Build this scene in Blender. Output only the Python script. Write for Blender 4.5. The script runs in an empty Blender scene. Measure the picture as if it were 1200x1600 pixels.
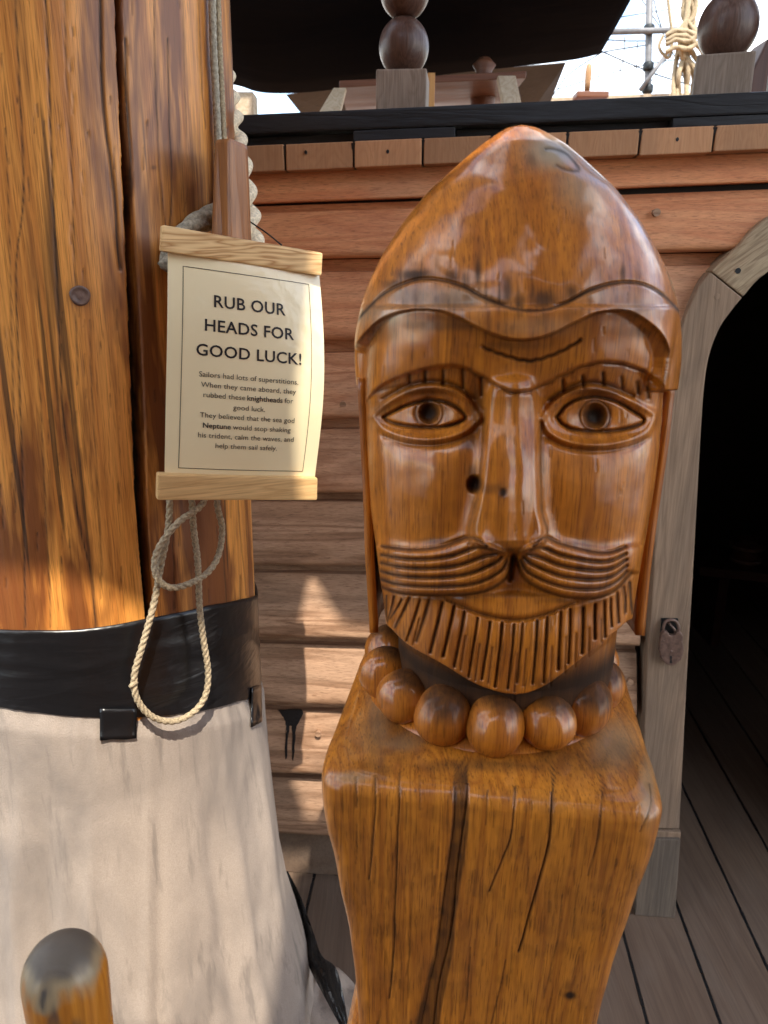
import bpy, bmesh, math, random
import numpy as np
from mathutils import Vector, Matrix

random.seed(7)
RNG = np.random.default_rng(7)
SC = bpy.context.scene
COL = SC.collection

# ------------------------------------------------------------------ camera
H_EYE = 1.55
PITCH = math.radians(16.6)
ROLL = 0.0104
FPX = 1202.0                       # focal length in pixels of a 1200 x 1600 frame
cF = np.array([0, math.cos(PITCH), -math.sin(PITCH)])
_R0 = np.array([1.0, 0, 0]); _U0 = np.array([0, math.sin(PITCH), math.cos(PITCH)])
cR = _R0 * math.cos(ROLL) + _U0 * math.sin(ROLL)
cU = -_R0 * math.sin(ROLL) + _U0 * math.cos(ROLL)
CAM = np.array([0, 0, H_EYE])
cam = bpy.data.cameras.new('camera')
camo = bpy.data.objects.new('camera', cam); COL.objects.link(camo)
camo.matrix_world = Matrix(((cR[0], cU[0], -cF[0], CAM[0]), (cR[1], cU[1], -cF[1], CAM[1]),
                            (cR[2], cU[2], -cF[2], CAM[2]), (0, 0, 0, 1)))
cam.sensor_fit = 'VERTICAL'; cam.sensor_height = 36; cam.sensor_width = 27
cam.lens = FPX / 1600 * 36
cam.clip_start = 0.02; cam.clip_end = 3000
cam.dof.use_dof = True
cam.dof.focus_distance = 1.12
cam.dof.aperture_fstop = 9
SC.camera = camo

# ------------------------------------------------------------------ sky, sun, exposure
SUN_EL = math.radians(57); SUN_AZ = math.radians(170)    # sun stands behind the photographer
world = bpy.data.worlds.new('World'); SC.world = world; world.use_nodes = True
wn = world.node_tree.nodes; wl = world.node_tree.links
bg = wn['Background']
sky = wn.new('ShaderNodeTexSky'); sky.sky_type = 'NISHITA'; sky.sun_disc = False
sky.sun_elevation = SUN_EL; sky.sun_rotation = SUN_AZ
sky.air_density = 1.0; sky.dust_density = .5; sky.ozone_density = 1.4
tc = wn.new('ShaderNodeTexCoord'); cn = wn.new('ShaderNodeTexNoise')
cn.inputs['Scale'].default_value = 3.0; cn.inputs['Detail'].default_value = 6
cmr = wn.new('ShaderNodeMapRange'); cmr.inputs[1].default_value = .44; cmr.inputs[2].default_value = .60
cmr.inputs[3].default_value = .0; cmr.inputs[4].default_value = .85
cmx = wn.new('ShaderNodeMix'); cmx.data_type = 'RGBA'
cmp_ = wn.new('ShaderNodeMapping'); cmp_.inputs['Location'].default_value = (0, 0, 0)
wl.new(tc.outputs['Generated'], cmp_.inputs[0]); wl.new(cmp_.outputs[0], cn.inputs['Vector']); wl.new(cn.outputs['Fac'], cmr.inputs[0])
wl.new(cmr.outputs[0], cmx.inputs[0]); wl.new(sky.outputs[0], cmx.inputs[6])
cmx.inputs[7].default_value = (9.0, 9.0, 9.0, 1)
wl.new(cmx.outputs[2], bg.inputs['Color'])
bg.inputs['Strength'].default_value = 0.15
sd = bpy.data.lights.new('sun', 'SUN'); sd.energy = 2.0; sd.angle = math.radians(.4); sd.color = (1, .94, .85)
so = bpy.data.objects.new('sun', sd); COL.objects.link(so)
# vector from the place towards the sun
SUNV = np.array([math.sin(SUN_AZ) * math.cos(SUN_EL), math.cos(SUN_AZ) * math.cos(SUN_EL), math.sin(SUN_EL)])
so.rotation_euler = Vector(SUNV).to_track_quat('Z', 'Y').to_euler()
so.location = (0, -3, 6)
SC.view_settings.view_transform = 'Standard'; SC.view_settings.look = 'None'
SC.view_settings.exposure = 1.9; SC.view_settings.gamma = 1
SC.view_settings.use_white_balance = True; SC.view_settings.white_balance_temperature = 6800; SC.view_settings.white_balance_tint = 10   # camera set for shade
SC.cycles.use_denoising = True
SC.cycles.max_bounces = 8; SC.cycles.diffuse_bounces = 5; SC.cycles.glossy_bounces = 3
SC.cycles.sample_clamp_indirect = 8
SC.cycles.caustics_reflective = False; SC.cycles.caustics_refractive = False

# ------------------------------------------------------------------ geometry helpers
def ray(px, py):
    d = cF + cR * ((px - 600) / FPX) + cU * ((800 - py) / FPX)
    return d
def at(px, py, Y):
    d = ray(px, py); return CAM + d * (Y / d[1])
def floor_at(px, py, z=0.0):
    d = ray(px, py); return CAM + d * ((z - H_EYE) / d[2])
def proj(P):
    P = np.asarray(P, float) - CAM
    zc = P @ cF
    return np.stack([600 + FPX * (P @ cR) / zc, 800 - FPX * (P @ cU) / zc], -1)
def cyl_hit(px, py, C, R):
    d = ray(px, py); a = d[0] ** 2 + d[1] ** 2
    b = -(d[0] * C[0] + d[1] * C[1]); c = C[0] ** 2 + C[1] ** 2 - R * R
    disc = b * b - a * c
    t = (-b - math.sqrt(disc)) / a if disc > 0 else -b / a
    return CAM + d * t
def silhouette(px, py, C):
    """radius and height where the sight line passes the vertical axis through C"""
    d = ray(px, py); h = math.hypot(d[0], d[1])
    t = (d[0] * C[0] + d[1] * C[1]) / (h * h)
    P = CAM + d * t
    return math.hypot(P[0] - C[0], P[1] - C[1]), P[2]
def lerp_pts(pts, n):
    """smooth (Catmull-Rom) resample of a polyline to n points"""
    p = np.asarray(pts, float)
    p2 = np.vstack([2 * p[0] - p[1], p, 2 * p[-1] - p[-2]])
    out = []
    m = len(p) - 1
    for t in np.linspace(0, m, n):
        i = min(int(t), m - 1); f = t - i
        a, b, c, d = p2[i], p2[i + 1], p2[i + 2], p2[i + 3]
        out.append(.5 * ((2 * b) + (c - a) * f + (2 * a - 5 * b + 4 * c - d) * f * f + (3 * b - a - 3 * c + d) * f ** 3))
    return np.array(out)
def smooth(x, a, b):
    t = np.clip((x - a) / (b - a), 0, 1); return t * t * (3 - 2 * t)

ROOTLOC = {}
def thing(name, label, cat, loc=(0, 0, 0), group=None):
    o = bpy.data.objects.new(name, None); COL.objects.link(o); o.location = loc
    o.empty_display_size = .05
    o['label'] = label; o['category'] = cat
    if group: o['group'] = group
    ROOTLOC[o] = np.array(loc, float)
    return o
def tag(o, label=None, cat=None, group=None, kind=None):
    if label: o['label'] = label
    if cat: o['category'] = cat
    if group: o['group'] = group
    if kind: o['kind'] = kind
    return o
def link(name, me, mat, parent=None):
    o = bpy.data.objects.new(name, me); COL.objects.link(o)
    if mat is not None and not me.materials: me.materials.append(mat)
    if parent is not None: o.parent = parent
    ROOTLOC[o] = ROOTLOC.get(parent, np.zeros(3))
    return o
def mesh(name, V, F, mat, parent=None, smoothf=False, bevel=0):
    """one mesh object from world-space points"""
    off = ROOTLOC.get(parent, np.zeros(3))
    me = bpy.data.meshes.new(name)
    me.from_pydata([tuple(v) for v in (np.asarray(V, float) - off)], [], [tuple(int(i) for i in f) for f in F])
    bm = bmesh.new(); bm.from_mesh(me)
    bmesh.ops.recalc_face_normals(bm, faces=bm.faces)
    if bevel:
        ed = [e for e in bm.edges if len(e.link_faces) == 2 and e.calc_face_angle() > .6]
        bmesh.ops.bevel(bm, geom=ed, offset=bevel, segments=2, profile=.6, affect='EDGES', clamp_overlap=True)
    bm.to_mesh(me); bm.free()
    if smoothf:
        me.polygons.foreach_set('use_smooth', [True] * len(me.polygons))
    me.update()
    return link(name, me, mat, parent)
def grid_faces(nr, nc, closed=False):
    i = np.arange(nr - 1)[:, None]; j = np.arange(nc if closed else nc - 1)[None, :]
    j2 = (j + 1) % nc
    a = i * nc + j; b = i * nc + j2; c = (i + 1) * nc + j2; d = (i + 1) * nc + j
    return np.stack(np.broadcast_arrays(a, b, c, d), -1).reshape(-1, 4)
def fast_mesh(name, V, F, mat, parent=None, attrs=None, smoothf=True, caps=()):
    """large quad mesh straight from numpy (keeps the given winding)"""
    off = ROOTLOC.get(parent, np.zeros(3))
    V = np.asarray(V, np.float32) - off.astype(np.float32); F = np.asarray(F, np.int32)
    me = bpy.data.meshes.new(name)
    nl = F.size + sum(len(c) for c in caps)
    me.vertices.add(len(V)); me.vertices.foreach_set('co', V.ravel())
    me.loops.add(nl)
    li = np.concatenate([F.ravel()] + [np.asarray(c, np.int32) for c in caps])
    me.loops.foreach_set('vertex_index', li)
    me.polygons.add(len(F) + len(caps))
    st = list(np.arange(len(F)) * 4); s = F.size
    for c in caps: st.append(s); s += len(c)
    me.polygons.foreach_set('loop_start', np.array(st, np.int32))
    me.update(calc_edges=True); me.validate()
    if smoothf: me.polygons.foreach_set('use_smooth', [True] * len(me.polygons))
    for k, a in (attrs or {}).items():
        at_ = me.attributes.new(k, 'FLOAT', 'POINT'); at_.data.foreach_set('value', np.asarray(a, np.float32).ravel())
    return link(name, me, mat, parent)
BOXF = [(0, 1, 2, 3), (7, 6, 5, 4), (0, 4, 5, 1), (1, 5, 6, 2), (2, 6, 7, 3), (3, 7, 4, 0)]
def box_pts(c, ax, ay, az):
    c = np.asarray(c, float); ax, ay, az = map(lambda a: np.asarray(a, float), (ax, ay, az))
    return [c - ax - ay - az, c + ax - ay - az, c + ax + ay - az, c - ax + ay - az,
            c - ax - ay + az, c + ax - ay + az, c + ax + ay + az, c - ax + ay + az]
def box(name, c, ax, ay, az, mat, parent=None, bevel=0):
    return mesh(name, box_pts(c, ax, ay, az), BOXF, mat, parent, bevel=bevel)
def lathe(name, prof, C, mat, parent=None, n=40, smoothf=True):
    """prof: list of (r, z) from bottom to top about the vertical axis through C"""
    V, F = [], []
    th = np.linspace(0, 2 * math.pi, n, endpoint=False)
    for r, z in prof:
        V += [(C[0] + r * math.cos(t), C[1] + r * math.sin(t), z) for t in th]
    F = [tuple(f) for f in grid_faces(len(prof), n, True)]
    F.append(tuple(range(n))); F.append(tuple((len(prof) - 1) * n + k for k in range(n)))
    return mesh(name, V, F, mat, parent, smoothf=smoothf)
def tube_pts(path, r, n=12, lobes=0, lob=.16, pitch=.05):
    P = np.asarray(path, float); m = len(P)
    T = np.gradient(P, axis=0); T /= np.linalg.norm(T, axis=1)[:, None] + 1e-9
    ref = np.array([.31, .2, .93]); N = np.cross(T[0], ref); N /= np.linalg.norm(N)
    s = np.concatenate([[0], np.cumsum(np.linalg.norm(np.diff(P, axis=0), axis=1))])
    rr = np.broadcast_to(r, (m,))
    V = []
    for k in range(m):
        N = N - T[k] * (N @ T[k]); N /= np.linalg.norm(N) + 1e-9
        B = np.cross(T[k], N)
        ph = np.linspace(0, 2 * math.pi, n, endpoint=False)
        rad = rr[k] * np.ones(n)
        if lobes:
            c = np.abs(np.cos((ph * lobes - 2 * math.pi * s[k] / pitch) / 2))
            rad = rr[k] * (1 - lob + lob * 1.5 * (c ** .7 - .33))
        V.append(P[k] + rad[:, None] * (np.cos(ph)[:, None] * N + np.sin(ph)[:, None] * B))
    V = np.concatenate(V)
    F = [tuple(f) for f in grid_faces(m, n, True)]
    F.append(tuple(range(n))[::-1]); F.append(tuple((m - 1) * n + k for k in range(n)))
    return V, F
def tube(name, path, r, mat, parent=None, n=10, **kw):
    V, F = tube_pts(path, r, n, **kw)
    return mesh(name, V, F, mat, parent, smoothf=True)
def rope(name, pts, r, mat, parent=None, step=.0035, pitch=None, n=18, lob=.2):
    p = lerp_pts(pts, 200)
    L = np.sum(np.linalg.norm(np.diff(p, axis=0), axis=1))
    p = lerp_pts(pts, max(12, int(L / step)))
    # even spacing
    s = np.concatenate([[0], np.cumsum(np.linalg.norm(np.diff(p, axis=0), axis=1))])
    u = np.linspace(0, s[-1], len(p)); p = np.stack([np.interp(u, s, p[:, k]) for k in range(3)], -1)
    return tube(name, p, r, mat, parent, n=n, lobes=3, lob=lob, pitch=pitch or r * 1.8)
def slab_from_outline(front, thick_vec, name, mat, parent=None, bevel=0):
    """prism: outline polygon (world points) extruded by a vector"""
    f = [np.asarray(p, float) for p in front]; n = len(f)
    V = f + [p + np.asarray(thick_vec, float) for p in f]
    F = [tuple(range(n)), tuple(range(2 * n - 1, n - 1, -1))] + [(k, (k + 1) % n, n + (k + 1) % n, n + k) for k in range(n)]
    return mesh(name, V, F, mat, parent, bevel=bevel)

# ------------------------------------------------------------------ carving fields (height and wear maps for carved wood)
class Field:
    def __init__(s, x0, y0, x1, y1):
        s.x0, s.y0, s.x1, s.y1 = x0, y0, x1, y1
        s.H = np.zeros((y1 - y0, x1 - x0)); s.S = np.zeros_like(s.H); s.W = np.zeros_like(s.H)
        s.yy, s.xx = np.mgrid[y0:y1, x0:x1].astype(float)
    def dist(s, pts, pad):
        p = np.asarray(pts, float)
        D = np.full(s.H.shape, 1e3)
        for a, b in zip(p[:-1], p[1:]):
            xa, xb = sorted((a[0], b[0])); ya, yb = sorted((a[1], b[1]))
            i0 = max(0, int(ya - pad - s.y0)); i1 = min(s.H.shape[0], int(yb + pad - s.y0) + 2)
            j0 = max(0, int(xa - pad - s.x0)); j1 = min(s.H.shape[1], int(xb + pad - s.x0) + 2)
            if i0 >= i1 or j0 >= j1: continue
            X = s.xx[i0:i1, j0:j1]; Y = s.yy[i0:i1, j0:j1]
            d = b - a; L = d @ d + 1e-9
            t = np.clip(((X - a[0]) * d[0] + (Y - a[1]) * d[1]) / L, 0, 1)
            q = np.hypot(X - a[0] - t * d[0], Y - a[1] - t * d[1])
            D[i0:i1, j0:j1] = np.minimum(D[i0:i1, j0:j1], q)
        return D
    def groove(s, pts, w, d, stain=0., n=0, sw=None):
        p = lerp_pts(pts, n) if n else pts
        D = s.dist(p, 4 * w)
        s.H -= d * np.exp(-(D / w) ** 2)
        if stain: s.S = np.maximum(s.S, stain * np.exp(-(D / (sw or w * 1.05)) ** 2))
    def ridge(s, pts, w, d, n=0):
        D = s.dist(lerp_pts(pts, n) if n else pts, 4 * w); s.H += d * np.exp(-(D / w) ** 2)
    def blob(s, x, y, rx, ry, d, p=1.):
        s.H += d * np.exp(-((((s.xx - x) / rx) ** 2 + ((s.yy - y) / ry) ** 2) ** p))
    def stain(s, x, y, rx, ry, a):
        s.S = np.maximum(s.S, a * np.exp(-(((s.xx - x) / rx) ** 2 + ((s.yy - y) / ry) ** 2) ** 1.5))
    def worn(s, x, y, rx, ry, a):
        s.W = np.maximum(s.W, a * np.exp(-(((s.xx - x) / rx) ** 2 + ((s.yy - y) / ry) ** 2) ** 1.5))
    def poly(s, pts, blur=0.):
        p = np.asarray(pts, float); ins = np.zeros(s.H.shape, bool)
        for a, b in zip(p, np.roll(p, -1, 0)):
            if a[1] == b[1]: continue
            c = ((a[1] > s.yy) != (b[1] > s.yy)) & (s.xx < (b[0] - a[0]) * (s.yy - a[1]) / (b[1] - a[1]) + a[0])
            ins ^= c
        m = ins.astype(float)
        return s.blur(m, blur) if blur else m
    @staticmethod
    def blur(m, sg):
        r = int(3 * sg) + 1; k = np.exp(-.5 * (np.arange(-r, r + 1) / sg) ** 2); k /= k.sum()
        for ax in (0, 1):
            pad = [(0, 0), (0, 0)]; pad[ax] = (r, r)
            q = np.pad(m, pad, mode='edge'); o = np.zeros_like(m)
            for i, w in enumerate(k):
                o += w * (q[i:i + m.shape[0]] if ax == 0 else q[:, i:i + m.shape[1]])
            m = o
        return m
    def facets(s, cell, slope, step=0., seed=1, ax=1., mask=None):
        """flat chisel facets: every cell a small tilted plane"""
        rg = np.random.default_rng(seed)
        ny, nx = int(s.H.shape[0] / (cell * ax)) + 3, int(s.H.shape[1] / cell) + 3
        sx = (np.arange(nx)[None, :] + rg.uniform(-.45, .45, (ny, nx))) * cell - cell; sy = (np.arange(ny)[:, None] + rg.uniform(-.45, .45, (ny, nx))) * cell * ax - cell * ax
        gx, gy, g0 = rg.normal(0, slope, (ny, nx)), rg.normal(0, slope, (ny, nx)), rg.normal(0, step, (ny, nx))
        X, Y = s.xx - s.x0, s.yy - s.y0
        ci = np.clip(((Y + cell * ax) / (cell * ax)).astype(int), 1, ny - 2); cj = np.clip(((X + cell) / cell).astype(int), 1, nx - 2)
        best = np.full(X.shape, 1e9); out = np.zeros(X.shape)
        for di in (-1, 0, 1):
            for dj in (-1, 0, 1):
                i, j = ci + di, cj + dj; ddx, ddy = X - sx[i, j], Y - sy[i, j]
                d = ddx ** 2 + (ddy / ax) ** 2; v = gx[i, j] * ddx + gy[i, j] * ddy + g0[i, j]
                m = d < best; best[m] = d[m]; out[m] = v[m]
        out = s.blur(out, .8)
        s.H += out if mask is None else out * mask
    def sample(s, A, q):
        x = np.clip(q[..., 0] - s.x0, 0, A.shape[1] - 1.001); y = np.clip(q[..., 1] - s.y0, 0, A.shape[0] - 1.001)
        i = y.astype(int); j = x.astype(int); fy = y - i; fx = x - j
        return (A[i, j] * (1 - fx) + A[i, j + 1] * fx) * (1 - fy) + (A[i + 1, j] * (1 - fx) + A[i + 1, j + 1] * fx) * fy

# ------------------------------------------------------------------ materials
def new_mat(name):
    m = bpy.data.materials.new(name); m.use_nodes = True
    nt = m.node_tree; return m, nt, nt.nodes['Principled BSDF']
def col(c): return (c[0], c[1], c[2], 1)
def mixc(nt, fac, a, b, blend='MIX'):
    n = nt.nodes.new('ShaderNodeMix'); n.data_type = 'RGBA'; n.blend_type = blend
    for sock, v in ((n.inputs[0], fac), (n.inputs[6], a), (n.inputs[7], b)):
        if isinstance(v, (int, float)): sock.default_value = v
        elif isinstance(v, tuple): sock.default_value = col(v)
        else: nt.links.new(v, sock)
    return n.outputs[2]
def math_n(nt, op, a, b=None):
    n = nt.nodes.new('ShaderNodeMath'); n.operation = op
    for k, v in enumerate((a, b)):
        if v is None: continue
        if isinstance(v, (int, float)): n.inputs[k].default_value = v
        else: nt.links.new(v, n.inputs[k])
    return n.outputs[0]
def maprange(nt, v, a, b, c=0., d=1.):
    n = nt.nodes.new('ShaderNodeMapRange'); nt.links.new(v, n.inputs[0])
    for k, x in zip((1, 2, 3, 4), (a, b, c, d)): n.inputs[k].default_value = x
    n.clamp = True
    return n.outputs[0]
def world_vec(nt, scale, rand=True, rot=(0, 0, 0)):
    g = nt.nodes.new('ShaderNodeNewGeometry'); v = g.outputs['Position']
    if rand:
        oi = nt.nodes.new('ShaderNodeObjectInfo')
        m = nt.nodes.new('ShaderNodeVectorMath'); m.operation = 'MULTIPLY_ADD'
        c = nt.nodes.new('ShaderNodeCombineXYZ')
        for k in range(3): nt.links.new(oi.outputs['Random'], c.inputs[k])
        nt.links.new(c.outputs[0], m.inputs[0]); m.inputs[1].default_value = (13.7, 29.1, 17.3)
        nt.links.new(v, m.inputs[2]); v = m.outputs[0]
    mp = nt.nodes.new('ShaderNodeMapping'); nt.links.new(v, mp.inputs[0])
    mp.inputs['Scale'].default_value = scale
    if any(rot):
        m0 = nt.nodes.new('ShaderNodeMapping'); m0.inputs['Rotation'].default_value = rot
        nt.links.new(v, m0.inputs[0]); nt.links.new(m0.outputs[0], mp.inputs[0])
    return mp.outputs[0]
def noise(nt, vec, scale=1., detail=4., rough=.55, dist=0.):
    n = nt.nodes.new('ShaderNodeTexNoise'); nt.links.new(vec, n.inputs['Vector'])
    n.inputs['Scale'].default_value = scale; n.inputs['Detail'].default_value = detail
    n.inputs['Roughness'].default_value = rough; n.inputs['Distortion'].default_value = dist
    return n.outputs['Fac']
def attr(nt, name):
    a = nt.nodes.new('ShaderNodeAttribute'); a.attribute_name = name; return a.outputs['Fac']
def wood(name, axis, light, dark, blotch=None, across=14., along=1.2, rings=9., ringmix=.7, fibre=160., fibmix=.35,
         rough=.55, coat=0., bump=.3, blotch_amt=.5, blotch_scale=3., stainc=(.012, .009, .007), wornc=(.16, .14, .11),
         varying=.18, rand=True, rot=(0, 0, 0), coat_rough=.15, checks=0., blotch_lo=.5, spec=.35, blotch_w=.16, blotch_al=.45, yfac=1., pores=0.):
    m, nt, b = new_mat(name)
    def sv(ac, al):
        s = [ac, ac * yfac, ac]; s['xyz'.index(axis)] = al; return tuple(s)
    v1 = world_vec(nt, sv(across, along), rand, rot)
    n1 = noise(nt, v1, 1., 2.5, .45, .5)
    ring = math_n(nt, 'PINGPONG', math_n(nt, 'MULTIPLY', n1, rings), .5)
    ring = math_n(nt, 'POWER', math_n(nt, 'MULTIPLY', ring, 2.), 1.6)
    v2 = world_vec(nt, sv(fibre, fibre * .03), rand, rot)
    fib = noise(nt, v2, 1., 3., .7)
    v3 = world_vec(nt, sv(blotch_scale * 1.6, blotch_scale * blotch_al), rand, rot)
    blo = noise(nt, v3, 1., 4., .6, .4)
    c = mixc(nt, math_n(nt, 'MULTIPLY', ring, ringmix), light, dark)
    if blotch:
        c = mixc(nt, maprange(nt, blo, blotch_lo, blotch_lo + blotch_w, 0, blotch_amt), c, blotch)
    c = mixc(nt, maprange(nt, fib, .35, .75, 0, fibmix), c, tuple(x * .45 for x in dark))
    if pores:      # fine dark pores and fibre lines
        po = noise(nt, world_vec(nt, sv(fibre * 1.6, fibre * .05), rand, rot), 1., 2., .6)
        c = mixc(nt, maprange(nt, po, .54, .66, 0, pores), c, tuple(x * .30 for x in dark))
    if checks:
        v4 = world_vec(nt, sv(60, 1.1), rand, rot)
        ck = noise(nt, v4, 1., 2., .5, .2)
        c = mixc(nt, maprange(nt, ck, .64, .68, 0, checks), c, stainc)
    if varying:
        oi = nt.nodes.new('ShaderNodeObjectInfo')
        f = maprange(nt, oi.outputs['Random'], 0, 1, 1 - varying, 1 + varying)
        hs = nt.nodes.new('ShaderNodeHueSaturation'); nt.links.new(f, hs.inputs['Value']); nt.links.new(c, hs.inputs['Color'])
        c = hs.outputs[0]
    c = mixc(nt, attr(nt, 'worn'), c, wornc)
    c = mixc(nt, attr(nt, 'stain'), c, stainc)
    nt.links.new(c, b.inputs['Base Color'])
    r = maprange(nt, blo, .3, .7, rough * .8, min(1, rough * 1.25))
    r = math_n(nt, 'ADD', r, math_n(nt, 'MULTIPLY', attr(nt, 'stain'), .25))
    nt.links.new(r, b.inputs['Roughness'])
    b.inputs['Specular IOR Level'].default_value = spec
    cw = math_n(nt, 'MULTIPLY', math_n(nt, 'SUBTRACT', 1., attr(nt, 'stain')), coat)
    if coat > .4:      # varnish rubbed thin in places
        cw = math_n(nt, 'MULTIPLY', cw, maprange(nt, noise(nt, world_vec(nt, (26, 26, 15), rand), 1., 5, .65), .40, .60, .35, 1))
    nt.links.new(cw, b.inputs['Coat Weight']); b.inputs['Coat Roughness'].default_value = coat_rough; b.inputs['Coat IOR'].default_value = 1.52
    bp = nt.nodes.new('ShaderNodeBump'); bp.inputs['Strength'].default_value = bump; bp.inputs['Distance'].default_value = .002
    h = math_n(nt, 'ADD', math_n(nt, 'MULTIPLY', fib, -.6), math_n(nt, 'MULTIPLY', ring, -.35))
    nt.links.new(h, bp.inputs['Height']); nt.links.new(bp.outputs[0], b.inputs['Normal'])
    nt.links.new(bp.outputs[0], b.inputs['Coat Normal']) if 'Coat Normal' in b.inputs and coat < .3 else None
    return m
def plain(name, c, rough=.6, metal=0., nscale=20., namt=.25, bump=.15, coat=0., spec=.5, bdist=.002, c2=None):
    m, nt, b = new_mat(name)
    v = world_vec(nt, (1, 1, 1), False)
    n = noise(nt, v, nscale, 5, .6)
    cc = mixc(nt, maprange(nt, n, .3, .7, 0, 1), tuple(x * (1 - namt) for x in c), c2 or tuple(min(1, x * (1 + namt)) for x in c))
    nt.links.new(cc, b.inputs['Base Color']); b.inputs['Roughness'].default_value = rough
    b.inputs['Metallic'].default_value = metal; b.inputs['Specular IOR Level'].default_value = spec
    b.inputs['Coat Weight'].default_value = coat
    bp = nt.nodes.new('ShaderNodeBump'); bp.inputs['Strength'].default_value = bump; bp.inputs['Distance'].default_value = bdist
    nt.links.new(n, bp.inputs['Height']); nt.links.new(bp.outputs[0], b.inputs['Normal'])
    return m

M = {}
M['head'] = wood('carved_oak', 'z', (.53, .172, .017), (.29, .078, .010), (.15, .038, .007), across=40, along=.8, rings=6, ringmix=.7, yfac=.16, pores=.55,
                 fibre=520, fibmix=.45, rough=.45, coat=1.0, coat_rough=.14, bump=.15, spec=.15, blotch_amt=.35, blotch_scale=9, varying=0, rand=False,
                 wornc=(.27, .205, .13))
M['post'] = wood('post_oak', 'z', (.55, .195, .022), (.30, .088, .012), (.16, .043, .008), across=34, along=.9, rings=8, ringmix=.75, yfac=.2, pores=.6,
                 fibre=480, fibmix=.45, rough=.45, coat=.7, coat_rough=.12, bump=.22, spec=.15, blotch_amt=.4, blotch_scale=7, varying=0, rand=False,
                 wornc=(.29, .21, .12))
M['mast'] = wood('mast_pine', 'z', (.82, .345, .072), (.42, .130, .024), (.16, .044, .012), across=26, along=.6, rings=5, ringmix=.7,
                 fibre=360, fibmix=.5, pores=.5, rough=.42, coat=.22, coat_rough=.25, bump=.25, blotch_amt=.9, blotch_scale=7.0, blotch_lo=.495, blotch_w=.08, blotch_al=.24, varying=0, rand=False, checks=.7)
M['plank_orange'] = wood('plank_red_cedar', 'x', (.42, .165, .07), (.27, .085, .035), (.33, .21, .13), across=16, along=.7, rings=5, ringmix=.6,
                         fibre=220, fibmix=.35, rough=.6, bump=.25, blotch_amt=.55, blotch_scale=3, blotch_lo=.53)
M['plank_brown'] = wood('plank_weathered', 'x', (.24, .135, .085), (.135, .068, .042), (.20, .15, .115), across=15, along=.8, rings=6, ringmix=.7,
                        fibre=200, fibmix=.45, rough=.65, bump=.4, blotch_amt=.6, blotch_scale=3, blotch_lo=.5)
M['endgrain'] = wood('deck_end_grain', 'z', (.46, .24, .12), (.36, .165, .075), (.30, .17, .10), across=30, along=9, rings=8, ringmix=.4,
                     fibre=260, fibmix=.3, rough=.7, bump=.2, blotch_amt=.5)
M['deck'] = wood('deck_plank', 'y', (.160, .108, .074), (.112, .072, .050), (.18, .135, .102), across=14, along=1.0, rings=5, ringmix=.5,
                 fibre=180, fibmix=.4, rough=.62, bump=.25, blotch_amt=.5, blotch_scale=4)
M['frame'] = wood('grey_oak', 'z', (.34, .235, .155), (.20, .132, .085), (.17, .13, .098), across=26, along=1.6, rings=7, ringmix=.6,
                  fibre=300, fibmix=.5, rough=.75, bump=.4, blotch_amt=.5, blotch_scale=4, varying=.06)
M['frame_low'] = wood('dark_grey_oak', 'z', (.20, .155, .115), (.12, .09, .065), (.10, .085, .07), across=26, along=1.6, rings=7, ringmix=.6, fibre=300, fibmix=.5, rough=.75, bump=.4, varying=0)
M['frame_arch'] = wood('grey_oak_arch', 'x', (.46, .355, .225), (.24, .165, .10), (.34, .20, .11), across=40, along=6, rings=7, ringmix=.7,
                       fibre=300, fibmix=.6, rough=.75, bump=.6, blotch_amt=.5, rot=(0, math.radians(40), 0), varying=.05)
M['black_wood'] = wood('black_painted_wood', 'x', (.020, .022, .026), (.010, .011, .013), (.035, .038, .045), across=30, along=1.4, rings=5, ringmix=.6,
                       fibre=200, fibmix=.6, rough=.42, bump=.7, blotch_amt=.5, varying=.1)
M['baluster'] = wood('dark_turned_wood', 'z', (.115, .055, .036), (.06, .025, .017), (.12, .09, .075), across=30, along=2.5, rings=7, ringmix=.6,
                     fibre=300, fibmix=.5, rough=.42, coat=.15, bump=.3, blotch_amt=.3, varying=.1)
M['baluster_base'] = wood('worn_block', 'z', (.30, .235, .185), (.18, .13, .095), (.14, .10, .075), across=40, along=9, rings=5, ringmix=.5,
                          fibre=300, fibmix=.5, rough=.7, bump=.4, blotch_amt=.6)
M['pin'] = wood('worn_pin', 'z', (.52, .20, .025), (.30, .09, .012), (.20, .055, .008), across=24, along=2.0, rings=8, ringmix=.6, fibre=330, fibmix=.45, rough=.4, coat=.5, coat_rough=.18, bump=.18, varying=0, rand=False, spec=.2, wornc=(.27, .215, .13), stainc=(.045, .042, .045))
M['cleat'] = wood('walnut', 'z', (.42, .17, .055), (.20, .07, .022), (.14, .046, .016), across=30, along=2, rings=5, ringmix=.6,
                  fibre=330, fibmix=.6, rough=.38, coat=.2, bump=.3, blotch_amt=.5, varying=0)
M['oak_light'] = wood('light_oak', 'x', (.66, .45, .24), (.45, .26, .11), (.58, .36, .17), across=55, along=5, rings=7, ringmix=.75,
                      fibre=420, fibmix=.3, rough=.45, bump=.1, blotch_amt=.4, varying=.05)
M['rope'] = plain('hemp_rope', (.38, .30, .19), .9, nscale=260, namt=.45, bump=.8)
M['rope_pale'] = plain('pale_hawser', (.72, .60, .42), .9, nscale=220, namt=.35, bump=.8)
M['rope_grey'] = plain('grey_rope', (.36, .32, .24), .9, nscale=220, namt=.45, bump=.8)
M['black'] = plain('black_cord', (.01, .01, .012), .5)
M['plastic'] = plain('black_plastic', (.012, .013, .015), .22, nscale=24, bump=.6, bdist=.01)
M['iron'] = plain('rusty_iron', (.15, .092, .07), .45, metal=.25, nscale=90, namt=.4, bump=.3)
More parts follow.
